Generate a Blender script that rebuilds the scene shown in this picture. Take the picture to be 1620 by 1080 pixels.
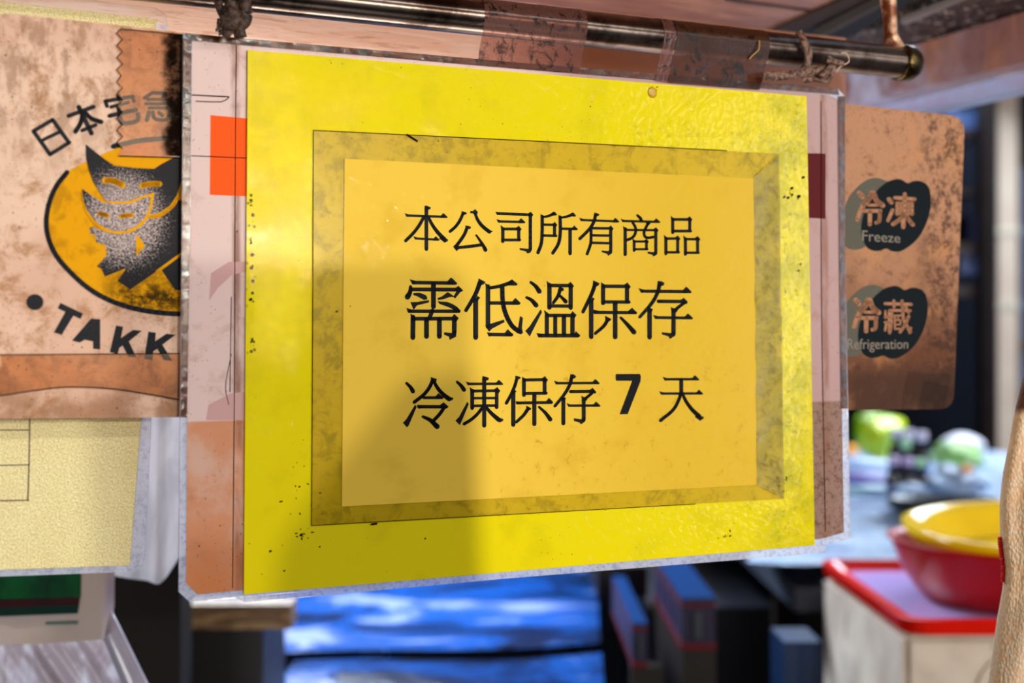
import bpy, bmesh, math, random
from mathutils import Vector, Matrix
random.seed(7)
C = bpy.context.scene.collection
sc = bpy.context.scene
for o in list(bpy.data.objects): bpy.data.objects.remove(o)

# ------------------------------------------------------------ camera, world, lights
F = 2350.0; CX, CY, CZ = 810.0, 540.0, 1.5
cam_d = bpy.data.cameras.new('camera'); cam = bpy.data.objects.new('camera', cam_d); C.objects.link(cam)
cam.location = (0, 0, CZ); cam.rotation_euler = (math.pi/2, 0, 0)
cam_d.sensor_width = 36; cam_d.lens = F/1620*36; cam_d.clip_start = 0.02; cam_d.clip_end = 60
cam_d.dof.use_dof = True; cam_d.dof.focus_distance = 0.94; cam_d.dof.aperture_fstop = 4.8
sc.camera = cam
sc.view_settings.view_transform = 'Standard'; sc.view_settings.look = 'None'
sc.view_settings.gamma = 1; sc.view_settings.use_curve_mapping = False
sc.view_settings.exposure = -0.08
w = bpy.data.worlds.new('world'); sc.world = w; w.use_nodes = True
wb = w.node_tree.nodes['Background']; wb.inputs[0].default_value = (0.74, 0.70, 0.70, 1); wb.inputs[1].default_value = 0.34

def light(name, kind, loc, target, energy, col, **k):
    d = bpy.data.lights.new(name, kind); d.energy = energy; d.color = col
    for a, b in k.items(): setattr(d, a, b)
    o = bpy.data.objects.new(name, d); C.objects.link(o); o.location = loc
    o.rotation_euler = (Vector(target)-Vector(loc)).to_track_quat('-Z', 'Y').to_euler()
    return o
KEY = Vector((1.22, -0.50, 1.60))
KEY2 = Vector((1.08, -.75, 1.74))
light('stall_bulb', 'POINT', KEY, (0, .9, 1.5), 44, (1.0, .93, .80), shadow_soft_size=.004)
light('added_second_bulb', 'POINT', KEY2, (0, .9, 1.5), 50, (1.0, .93, .80), shadow_soft_size=.005)  # added bulb; its flap gives the darker inner shadow on the signs
tube_l = light('added_hall_tube', 'AREA', (2.30, -.55, 2.72), (.05, 1.0, 1.72), 27, (1.0, .95, .90), shape='RECTANGLE', size=3.0, size_y=.10)  # added tube, meant for the rod highlight and general fill
_x = Vector((1.977, 1, .0162)).normalized(); _z = (Vector((1.13, -1.14, 2.75))-Vector((.05, 1.0, 1.72))).normalized(); _z = (_z-_x*_z.dot(_x)).normalized()
tube_l.rotation_euler = Matrix((_x, _z.cross(_x), _z)).transposed().to_euler()
light('added_counter_fill', 'AREA', (-.75, .15, .95), (-.35, 1.2, 1.1), 2.2, (1.0, .96, .92), shape='RECTANGLE', size=.4, size_y=.2)  # unseen fill added to brighten the film bag at lower left
light('street_daylight', 'AREA', (2.75, -.05, 1.62), (.2, 1.05, 1.5), 11, (.80, .88, 1.0), shape='RECTANGLE', size=.5, size_y=.9)
light('back_daylight', 'AREA', (1.9, 4.4, 2.9), (.9, 3.3, 1.1), 165, (.72, .84, 1.0), shape='RECTANGLE', size=2.2, size_y=1.2)
light('blue_table_fill', 'AREA', (-.6, 3.4, 2.6), (-.12, 2.35, 1.05), 17, (.75, .86, 1.0), shape='RECTANGLE', size=.5, size_y=.4, spread=math.radians(48))  # added fill aimed at the blue sheeting to brighten it
light('added_canopy_fill', 'AREA', (.10, 1.22, 1.44), (.25, 1.35, 1.9), 1.3, (1.0, .86, .76), shape='RECTANGLE', size=.35, size_y=.12)  # hidden behind the signs, added to brighten the ceiling planks

light('added_drape_backlight', 'AREA', (-.42, 2.1, 1.60), (-.3, 1.2, 1.42), 4.5, (.90, .94, 1.0), shape='RECTANGLE', size=.25, size_y=.15)  # backlight added behind the signs for the white drape and clear edges
# ------------------------------------------------------------ geometry helpers
def W(px, py, Y): return Vector(((px-CX)/F*Y, Y, CZ-(py-CY)/F*Y))
def ray(px, py): return Vector(((px-CX)/F, 1, -(py-CY)/F))
CAMP = Vector((0, 0, CZ))
U = Vector((1.977, 1, .0162)).normalized()
V = Vector((0, 0, 1)); V = (V-U*V.dot(U)).normalized()
N = U.cross(V)
if N.y > 0: N = -N
O = W(810, 510, 0.955)
MS = Matrix(((U.x, V.x, N.x, O.x), (U.y, V.y, N.y, O.y), (U.z, V.z, N.z, O.z), (0, 0, 0, 1)))
def P(px, py, n=0.0):
    """photo pixel -> (u, v) on the sign plane moved n metres toward the viewer"""
    d = ray(px, py); t = (O+N*n-CAMP).dot(N)/d.dot(N); q = CAMP+d*t-O
    return (q.dot(U), q.dot(V))
def hit(px, py, p0, nn):
    d = ray(px, py); return CAMP+d*((p0-CAMP).dot(nn)/d.dot(nn))
def link(name, me, mat, parent=None, M=None):
    o = bpy.data.objects.new(name, me); C.objects.link(o)
    if mat:
        for m in (mat if isinstance(mat, (list, tuple)) else [mat]): me.materials.append(m)
    M = M if M is not None else Matrix.Identity(4)
    if parent:
        o.parent = parent
        o.matrix_parent_inverse = parent_mats[parent.name].inverted()
    o.matrix_basis = M
    return o
parent_mats = {}
def tag(o, label=None, cat=None, group=None, kind=None):
    if label: o['label'] = label
    if cat: o['category'] = cat
    if group: o['group'] = group
    if kind: o['kind'] = kind
    return o
def thing(name, loc, label, cat, group=None, M=None):
    o = bpy.data.objects.new(name, None); C.objects.link(o); o.empty_display_size = .03
    m = Matrix.Translation(Vector(loc)) if M is None else M
    o.matrix_basis = m; parent_mats[o.name] = m
    return tag(o, label, cat, group)
def signbase(px, py):
    u, v = P(px, py); m = MS.copy(); m.translation = O+U*u+V*v; return m
def mesh(name, bm, smooth=False):
    me = bpy.data.meshes.new(name); bmesh.ops.recalc_face_normals(bm, faces=bm.faces[:]); bm.to_mesh(me); bm.free()
    if smooth:
        for p in me.polygons: p.use_smooth = True
    return me
def flat(name, bm):
    me = bpy.data.meshes.new(name); bm.to_mesh(me); bm.free(); return me
def prism(bm, pts, z0, z1, mi=0):
    a = sum(pts[i][0]*pts[(i+1) % len(pts)][1]-pts[(i+1) % len(pts)][0]*pts[i][1] for i in range(len(pts)))
    if a < 0: pts = pts[::-1]
    lo = [bm.verts.new((x, y, z0)) for x, y in pts]; hi = [bm.verts.new((x, y, z1)) for x, y in pts]
    n = len(pts); bm.faces.new(hi).material_index = mi; bm.faces.new(lo[::-1]).material_index = mi
    for i in range(n): bm.faces.new((lo[i], lo[(i+1) % n], hi[(i+1) % n], hi[i])).material_index = mi
def ring(bm, outer, inner, z0, z1):
    n = len(outer)
    L = [[bm.verts.new((x, y, z)) for x, y in r] for r, z in ((outer, z0), (outer, z1), (inner, z1), (inner, z0))]
    for i in range(n):
        j = (i+1) % n
        for k in range(4):
            a, b = L[k], L[(k+1) % 4]; bm.faces.new((a[i], a[j], b[j], b[i]))
def rounded(pts, r, seg=5):
    """round the corners of a pixel quad; r in px"""
    out = []; n = len(pts)
    for i in range(n):
        p = Vector(pts[i]); a = Vector(pts[i-1]); b = Vector(pts[(i+1) % n])
        rr = r[i] if isinstance(r, (list, tuple)) else r
        p0 = p+(a-p).normalized()*rr; p1 = p+(b-p).normalized()*rr
        for k in range(seg+1):
            t = k/seg; out.append(tuple((1-t)**2*p0+2*t*(1-t)*p+t*t*p1))
    return out
def cr(pts, closed=False, sub=6):
    P_ = [Vector(p) for p in pts]; n = len(P_); out = []
    if n < 3: return P_
    rng = n if closed else n-1
    for i in range(rng):
        a = P_[i-1] if (closed or i > 0) else P_[0]*2-P_[1]
        b = P_[i]; c = P_[(i+1) % n]; d = P_[(i+2) % n] if (closed or i+2 < n) else P_[-1]*2-P_[-2]
        for k in range(sub):
            t = k/sub
            out.append(.5*((2*b)+(c-a)*t+(2*a-5*b+4*c-d)*t*t+(3*b-a-3*c+d)*t**3))
    if not closed: out.append(P_[-1])
    return out
def box(bm, x0, x1, y0, y1, z0, z1, M=None, mi=0):
    vs = [bm.verts.new((M @ Vector(p)) if M else p) for p in ((x0,y0,z0),(x1,y0,z0),(x1,y1,z0),(x0,y1,z0),(x0,y0,z1),(x1,y0,z1),(x1,y1,z1),(x0,y1,z1))]
    for f in ((3,2,1,0),(4,5,6,7),(0,1,5,4),(1,2,6,5),(2,3,7,6),(3,0,4,7)): bm.faces.new([vs[i] for i in f]).material_index = mi
def tube(bm, path, r, seg=12, caps=True, flatten=1.0, up=Vector((0, 0, 1))):
    path = [Vector(p) for p in path]; rings = []
    for i, p in enumerate(path):
        t = (path[min(i+1, len(path)-1)]-path[max(i-1, 0)]).normalized()
        a = t.cross(up); a = a.normalized() if a.length > 1e-4 else t.orthogonal().normalized(); b = a.cross(t)
        rr = r[i] if isinstance(r, (list, tuple)) else r
        rings.append([bm.verts.new(p+(a*math.cos(2*math.pi*k/seg)+b*math.sin(2*math.pi*k/seg)*flatten)*rr) for k in range(seg)])
    for A, B in zip(rings, rings[1:]):
        for k in range(seg): bm.faces.new((A[k], A[(k+1) % seg], B[(k+1) % seg], B[k]))
    if caps: bm.faces.new(rings[0][::-1]); bm.faces.new(rings[-1])
def lathe(bm, prof, center, seg=32, M=None, sx=1, sy=1):
    rings = []
    for r, z in prof:
        ringv = []
        for k in range(seg):
            a = 2*math.pi*k/seg; p = Vector((math.cos(a)*r*sx, math.sin(a)*r*sy, z))
            if M: p = M @ p
            ringv.append(bm.verts.new(p+Vector(center)))
        rings.append(ringv)
    for A, B in zip(rings, rings[1:]):
        for k in range(seg): bm.faces.new((A[k], A[(k+1) % seg], B[(k+1) % seg], B[k]))
    if prof[0][0] > 1e-5: bm.faces.new(rings[0][::-1])
    if prof[-1][0] > 1e-5: bm.faces.new(rings[-1])

def SP(px, py, n=0.0): u_, v_ = P(px, py, n); return O+U*u_+V*v_+N*n
rl_ = light('hidden_fascia_fill', 'AREA', SP(480, 420, -.045), SP(470, 60, -.095), .55, (1.0, .93, .86), shape='RECTANGLE', size=.46, size_y=.02)  # fill added out of sight behind the signs to brighten the fascia
_z = -(V*.95-N*.3).normalized(); rl_.rotation_euler = Matrix((U, _z.cross(U), _z)).transposed().to_euler()
# ------------------------------------------------------------ material helpers
class NT:
    def __init__(s, name):
        s.m = bpy.data.materials.new(name); s.m.use_nodes = True; s.t = s.m.node_tree; s.t.nodes.clear()
        s.out = s.n('ShaderNodeOutputMaterial'); s.tc = s.n('ShaderNodeTexCoord')
    def n(s, ty, **k):
        q = s.t.nodes.new(ty)
        for a, b in k.items(): setattr(q, a, b)
        return q
    def l(s, a, b): s.t.links.new(a, b)
    def val(s, sock, v):
        if isinstance(v, (int, float)): sock.default_value = v
        elif isinstance(v, (tuple, list)): sock.default_value = tuple(v)+((1,) if len(v) == 3 and len(sock.default_value) == 4 else ())
        else: s.l(v, sock)
    def math(s, op, a, b=0.0, clamp=False):
        q = s.n('ShaderNodeMath', operation=op, use_clamp=clamp); s.val(q.inputs[0], a); s.val(q.inputs[1], b); return q.outputs[0]
    def noise(s, scale, stretch=(1, 1, 1), detail=5, rough=.6, dist=0.0, off=(0, 0, 0)):
        mp = s.n('ShaderNodeMapping'); s.l(s.tc.outputs['Object'], mp.inputs[0]); mp.inputs['Scale'].default_value = stretch; mp.inputs['Location'].default_value = off
        q = s.n('ShaderNodeTexNoise'); s.l(mp.outputs[0], q.inputs['Vector']); q.inputs['Scale'].default_value = scale
        q.inputs['Detail'].default_value = detail; q.inputs['Roughness'].default_value = rough; q.inputs['Distortion'].default_value = dist
        return q.outputs['Fac']
    def voro(s, scale, stretch=(1, 1, 1), out='Distance', feature='F1', off=(0, 0, 0)):
        mp = s.n('ShaderNodeMapping'); s.l(s.tc.outputs['Object'], mp.inputs[0]); mp.inputs['Scale'].default_value = stretch; mp.inputs['Location'].default_value = off
        q = s.n('ShaderNodeTexVoronoi', feature=feature); s.l(mp.outputs[0], q.inputs['Vector']); q.inputs['Scale'].default_value = scale
        return q.outputs[out]
    def ramp(s, v, lo, hi):
        q = s.n('ShaderNodeMapRange', interpolation_type='SMOOTHSTEP'); s.val(q.inputs['Value'], v)
        q.inputs['From Min'].default_value = lo; q.inputs['From Max'].default_value = hi
        return q.outputs['Result']
    def boxm(s, b, soft):
        """soft box mask in object x,y"""
        sep = s.n('ShaderNodeSeparateXYZ'); s.l(s.tc.outputs['Object'], sep.inputs[0])
        u0, u1, v0, v1 = b
        a = s.math('MULTIPLY', s.ramp(sep.outputs[0], u0-soft, u0+soft), s.ramp(sep.outputs[0], u1+soft, u1-soft))
        c = s.math('MULTIPLY', s.ramp(sep.outputs[1], v0-soft, v0+soft), s.ramp(sep.outputs[1], v1+soft, v1-soft))
        return s.math('MULTIPLY', a, c)
    def mix(s, f, a, b):
        q = s.n('ShaderNodeMix', data_type='RGBA'); s.val(q.inputs[0], f); s.val(q.inputs[6], a); s.val(q.inputs[7], b); return q.outputs[2]
    def bump(s, h, strength=.3, dist=.001):
        q = s.n('ShaderNodeBump'); q.inputs['Strength'].default_value = strength; q.inputs['Distance'].default_value = dist; s.l(h, q.inputs['Height']); return q.outputs[0]
    def pbsdf(s, col, rough=.5, metal=0.0, spec=.5, normal=None, **k):
        q = s.n('ShaderNodeBsdfPrincipled'); s.val(q.inputs['Base Color'], col); s.val(q.inputs['Roughness'], rough); s.val(q.inputs['Metallic'], metal)
        s.val(q.inputs['Specular IOR Level'], spec)
        if normal: s.l(normal, q.inputs['Normal'])
        for a, b in k.items(): s.val(q.inputs[a.replace('_', ' ')], b)
        return q.outputs[0]
    def mixs(s, f, a, b):
        q = s.n('ShaderNodeMixShader'); s.val(q.inputs[0], f); s.l(a, q.inputs[1]); s.l(b, q.inputs[2]); return q.outputs[0]
    def transp(s, col):
        q = s.n('ShaderNodeBsdfTransparent'); s.val(q.inputs[0], col); return q.outputs[0]
    def transl(s, col):
        q = s.n('ShaderNodeBsdfTranslucent'); s.val(q.inputs[0], col); return q.outputs[0]
    def done(s, sh): s.l(sh, s.out.inputs[0]); return s.m
def srgb(h):
    h = h.lstrip('#'); c = [int(h[i:i+2], 16)/255 for i in (0, 2, 4)]
    return tuple(x/12.92 if x <= .04045 else ((x+.055)/1.055)**2.4 for x in c)
def simple(name, hexc, rough=.5, metal=0.0, spec=.5, noise=None, bump=None, **k):
    t = NT(name); c = srgb(hexc)
    if noise:
        sc_, amt, hex2 = noise; c = t.mix(t.math('MULTIPLY', t.ramp(t.noise(sc_), .35, .68), amt), c, srgb(hex2))
    nm = t.bump(t.noise(bump[0]), bump[1], bump[2]) if bump else None
    return t.done(t.pbsdf(c, rough, metal, spec, nm, **k))
def R(x0, x1, y0, y1):
    """pixel box -> object-space box on the sign plane"""
    ps = [P(x, y) for x in (x0, x1) for y in (y0, y1)]
    return (min(p[0] for p in ps), max(p[0] for p in ps), min(p[1] for p in ps), max(p[1] for p in ps))
def specks(t, col, scale, thr, density=.5, color=(.015, .010, .006), mask=None, off=(0, 0, 0), amt=.9):
    d = t.voro(scale, off=off); wob = t.noise(scale*3, detail=2)
    d = t.math('ADD', d, t.math('MULTIPLY', wob, .12))
    near = t.ramp(d, thr+.06, thr+.02)
    gate = t.ramp(t.noise(scale*.16, detail=3, off=(3+off[0], 1, 2)), .62-density*.25, .66-density*.25)
    f = t.math('MULTIPLY', t.math('MULTIPLY', near, gate), amt)
    if mask is not None: f = t.math('MULTIPLY', f, mask)
    return t.mix(f, col, color)

# sign materials (object space = sign plane in metres)
def m_courier():
    t = NT('grimy_tan_plastic')
    c = srgb('#F3CDB4')
    c = t.mix(t.ramp(t.noise(9, detail=3), .40, .62), c, srgb('#E4B79E'))
    c = t.mix(t.math('MULTIPLY', t.ramp(t.noise(60, detail=8, rough=.75, dist=.4), .47, .66), .78), c, srgb('#AE7440'))
    left = t.boxm(R(-40, 180, 0, 240), .03)
    c = t.mix(t.math('MULTIPLY', t.math('MULTIPLY', t.ramp(t.noise(150, detail=5, stretch=(1, .5, 1)), .42, .62), left), .6), c, srgb('#8C5E3A'))
    # the right hand part is much browner with old grease
    sep = t.n('ShaderNodeSeparateXYZ'); t.l(t.tc.outputs['Object'], sep.inputs[0])
    ru = P(1330, 400)[0]; rr = t.ramp(sep.outputs[0], ru-.02, ru)
    wav = t.math('ADD', sep.outputs[1], t.math('MULTIPLY', t.math('SUBTRACT', t.noise(22, detail=4), .5), .12))
    v1 = P(1400, 330)[1]; v2 = P(1400, 600)[1]
    low = t.ramp(wav, v1, v2)
    rc = t.mix(t.math('MULTIPLY', low, .95), srgb('#B98563'), srgb('#5E3117'))
    rc = t.mix(t.math('MULTIPLY', t.ramp(t.noise(110, detail=8, rough=.8, dist=.4), .50, .70), .7), rc, srgb('#4A2510'))
    rc = t.mix(t.math('MULTIPLY', t.ramp(t.noise(28, detail=4, off=(4, 0, 0)), .52, .7), .5), rc, srgb('#C98A52'))
    c = t.mix(rr, c, rc)
    edge = t.boxm(R(1460, 1530, 180, 640), .012)
    c = t.mix(t.math('MULTIPLY', t.math('MULTIPLY', edge, t.ramp(t.noise(130, detail=6, rough=.8), .45, .6)), .8), c, srgb('#3E2212'))
    bot = t.boxm(R(1340, 1530, 585, 660), .01)
    c = t.mix(t.math('MULTIPLY', bot, .7), c, srgb('#38200F'))
    bl = t.boxm(R(-40, 300, 618, 680), .012)
    c = t.mix(t.math('MULTIPLY', bl, t.math('MULTIPLY', t.ramp(t.noise(45, detail=6), .3, .6), .8)), c, srgb('#9A6740'))
    c = specks(t, c, 160, .10, .45)
    c = specks(t, c, 420, .16, .7, color=srgb('#5B341C'), off=(2, 0, 0), amt=.7)
    nm = t.bump(t.noise(140, detail=5), .12, .0008)
    return t.done(t.pbsdf(c, .5, 0, .18, nm))
def ink(name, hexc, rough=.35, worn=0.0, worncol='#B79A8C'):
    t = NT(name); c = srgb(hexc)
    if worn: c = t.mix(t.math('MULTIPLY', t.ramp(t.noise(700, detail=4, rough=.8), .50, .56), worn), c, srgb(worncol))
    return t.done(t.pbsdf(c, max(rough, .5), 0, .10, t.bump(t.noise(500, detail=3), .15, .0004)))
def m_logo_yellow():
    t = NT('logo_amber_ink'); c = srgb('#F0A800')
    c = t.mix(t.math('MULTIPLY', t.ramp(t.noise(90, detail=6, dist=.6), .48, .66), .6), c, srgb('#B87C05'))
    low = t.boxm(R(170, 300, 440, 500), .012)
    c = t.mix(t.math('MULTIPLY', low, t.ramp(t.noise(160, detail=6, rough=.8), .38, .58)), c, srgb('#3C2703'))
    return t.done(t.pbsdf(c, .6, 0, .08, t.bump(t.noise(300), .12, .0005)))
def m_black_logo():
    # worn specks in black print; lamp glare on the kitten painted as pale specks
    t = NT('worn_glare_logo_ink'); c = srgb('#1B1A20')
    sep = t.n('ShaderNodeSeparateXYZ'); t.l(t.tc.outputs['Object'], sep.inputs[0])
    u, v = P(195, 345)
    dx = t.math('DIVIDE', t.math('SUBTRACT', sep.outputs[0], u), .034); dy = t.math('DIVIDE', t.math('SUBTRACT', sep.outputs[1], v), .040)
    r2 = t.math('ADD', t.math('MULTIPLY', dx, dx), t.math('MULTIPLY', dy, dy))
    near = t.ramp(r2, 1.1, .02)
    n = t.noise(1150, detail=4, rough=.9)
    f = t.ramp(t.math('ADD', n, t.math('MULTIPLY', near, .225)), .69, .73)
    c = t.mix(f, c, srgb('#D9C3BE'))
    return t.done(t.pbsdf(c, .5, 0, .12, t.bump(t.noise(500), .3, .0004)))
def m_pink():
    t = NT('pink_faded_paper'); c = srgb('#E7C9C4')
    sep = t.n('ShaderNodeSeparateXYZ'); t.l(t.tc.outputs['Object'], sep.inputs[0])
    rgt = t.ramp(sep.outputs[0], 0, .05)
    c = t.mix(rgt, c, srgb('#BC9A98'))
    # light through the sheet below the panel behind, painted in as orange
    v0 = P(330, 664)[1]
    backlit = t.ramp(t.math('ADD', sep.outputs[1], t.math('MULTIPLY', t.noise(14), .001)), v0+.0006, v0-.0006)
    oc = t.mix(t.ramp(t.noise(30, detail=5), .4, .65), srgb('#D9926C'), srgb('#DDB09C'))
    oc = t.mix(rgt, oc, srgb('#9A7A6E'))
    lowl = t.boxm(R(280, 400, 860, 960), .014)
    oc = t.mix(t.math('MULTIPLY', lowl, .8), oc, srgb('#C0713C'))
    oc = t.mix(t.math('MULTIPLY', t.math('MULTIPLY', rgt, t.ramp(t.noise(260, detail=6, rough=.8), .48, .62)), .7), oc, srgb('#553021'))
    c = t.mix(backlit, c, oc)
    c = t.mix(t.math('MULTIPLY', t.ramp(t.noise(50, detail=7, rough=.7, dist=.4), .54, .72), .45), c, srgb('#A9725C'))
    # vertical dirt along the lamination seam
    for px, s_ in ((371, .8), (1298, .6)):
        seam = t.boxm(R(px-3, px+2.5, 60, 940), .0016)
        c = t.mix(t.math('MULTIPLY', t.math('MULTIPLY', seam, t.ramp(t.noise(60, detail=4, stretch=(1, .3, 1)), .35, .6)), s_), c, srgb('#8A5238'))
    c = specks(t, c, 150, .09, .35)
    c = specks(t, c, 380, .14, .5, off=(5, 2, 0), color=srgb('#52301E'), amt=.7)
    return t.done(t.pbsdf(c, .5, 0, .2, t.bump(t.noise(90, detail=4), .10, .0008)))
def m_yellow():
    t = NT('acid_yellow_paper'); c = srgb('#EFDB00')
    c = t.mix(t.math('MULTIPLY', t.ramp(t.noise(26, detail=6), .50, .7), .30), c, srgb('#C9B800'))
    sep = t.n('ShaderNodeSeparateXYZ'); t.l(t.tc.outputs['Object'], sep.inputs[0])
    low = t.boxm(R(1180, 1290, 150, 870), .03)
    c = t.mix(t.math('MULTIPLY', low, t.ramp(t.noise(45, detail=6), .35, .65)), c, srgb('#C8BC00'))
    c = t.mix(t.math('MULTIPLY', t.math('MULTIPLY', low, t.ramp(t.noise(230, detail=7, rough=.8), .54, .64)), .55), c, srgb('#6E6410'))
    band = t.boxm(R(990, 1290, 212, 240), .006)
    c = t.mix(t.math('MULTIPLY', t.math('MULTIPLY', band, t.ramp(t.noise(190, detail=6, rough=.8), .48, .66)), .35), c, srgb('#7A6B08'))
    ed = t.boxm(R(386, 398, 300, 560), .002)
    c = specks(t, c, 260, .30, 1.6, mask=ed, color=srgb('#2B1B08'))
    c = specks(t, c, 85, .055, .42)
    c = specks(t, c, 210, .09, .30, off=(7, 1, 0))
    return t.done(t.pbsdf(c, .8, 0, .02, t.bump(t.noise(110, detail=5), .10, .0007), Coat_Weight=.5, Coat_Roughness=.03, Coat_Normal=t.bump(t.noise(230, detail=4, dist=.8), .35, .0008)))
def m_card():
    t = NT('buff_yellow_card'); c = srgb('#F7CE4C')
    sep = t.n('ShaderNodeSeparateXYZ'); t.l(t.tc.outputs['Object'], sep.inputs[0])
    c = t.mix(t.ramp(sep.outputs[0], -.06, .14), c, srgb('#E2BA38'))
    c = t.mix(t.math('MULTIPLY', t.ramp(t.noise(30, detail=6), .5, .72), .35), c, srgb('#D6A72C'))
    rb = t.boxm(R(760, 1195, 560, 790), .03)
    c = t.mix(t.math('MULTIPLY', rb, t.math('MULTIPLY', t.ramp(t.noise(120, detail=7, rough=.8, dist=.6), .56, .70), .6)), c, srgb('#94701A'))
    c = specks(t, c, 120, .06, .30, color=srgb('#5A4008'))
    return t.done(t.pbsdf(c, .8, 0, .03, t.bump(t.noise(120, detail=5), .06, .0006), Coat_Weight=.08, Coat_Roughness=.03, Coat_Normal=t.bump(t.noise(150, detail=3, dist=.8), .4, .0008)))
def film(name, tint, solid, cover, dirt=None, rough=.18, bumpy=.25, gloss=.5, bs=160, dcover=.5, dsc=180):
    """see-through plastic: part transparent, part pale scattering body, glossy skin, optional dirt"""
    t = NT(name); nm = t.bump(t.noise(bs, detail=5, dist=.5), bumpy, .001)
    body = t.pbsdf(srgb(solid), rough, 0, gloss, nm)
    cv = cover
    if dirt:
        f = t.math('MULTIPLY', t.ramp(t.noise(dsc, detail=7, rough=.8, dist=.4), .46, .62), dcover)
        body = t.pbsdf(t.mix(t.ramp(f, 0, dcover*.9), srgb(solid), srgb(dirt)), rough, 0, gloss, nm)
        cv = t.math('ADD', f, cover, clamp=True)
    g = t.n('ShaderNodeBsdfGlossy'); g.inputs['Roughness'].default_value = rough; t.l(nm, g.inputs['Normal'])
    fr = t.n('ShaderNodeFresnel'); fr.inputs[0].default_value = 1.45; t.l(nm, fr.inputs['Normal'])
    a = t.mixs(t.math('MULTIPLY', fr.outputs[0], .45), t.transp(srgb(tint)), g.outputs[0])
    return t.done(t.mixs(cv, a, body))
M_ = {}
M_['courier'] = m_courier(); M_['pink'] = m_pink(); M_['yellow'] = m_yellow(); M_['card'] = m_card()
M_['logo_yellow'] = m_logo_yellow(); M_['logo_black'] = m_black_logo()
M_['ink'] = ink('black_ink', '#0E0D12', .5); M_['courier_ink'] = ink('courier_black_ink', '#1A1D24', .4, .06, '#6A4A38')
M_['orange'] = ink('orange_print', '#FF5A00', .3); M_['maroon'] = ink('maroon_print', '#5B151B', .3)
M_['ghost'] = ink('faded_rose_print', '#D3A5A2', .35)
M_['teal'] = ink('dark_teal_ink', '#081419', .6, .08, '#3B2A20'); M_['slate'] = ink('slate_grey_ink', '#5C5A4F', .4, .25, '#7C6A58')
M_['reverse'] = ink('bare_plastic_letter', '#B5805F', .45, .35, '#7B4C30')
M_['reverse2'] = ink('bare_plastic_letter_thin', '#8E8377', .45)
M_['clear'] = film('clear_plastic_edge', '#FFFFFF', '#E6EAFF', .46, '#B9BEDC', .12, .15, .6, 300, .04, 300)
M_['clear_dark'] = film('grimy_plastic_edge', '#D8B8A0', '#7A5240', .35, '#1E1009', .15, .4, .6, 200, .75, 120)
M_['tape'] = film('amber_tape', '#F6E4CC', '#C07838', .02, '#6A3410', .3, .15, .2, 60, .09, 80)
M_['tape_clear'] = film('dirty_clear_tape', '#DDB8B0', '#8E5E54', .30, '#2B140C', .2, .25, .4, 60, .55, 110)
M_['pouch'] = film('dirty_pouch_film', '#FAF5B8', '#D0B400', .10, '#8E7C00', .3, .10, .2, 110, .10, 80)
M_['pouch_worn'] = film('clouded_pouch_film', '#E8E0A0', '#CFC468', .22, '#7A6A18', .16, .9, .9, 330, .25, 190)

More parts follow.
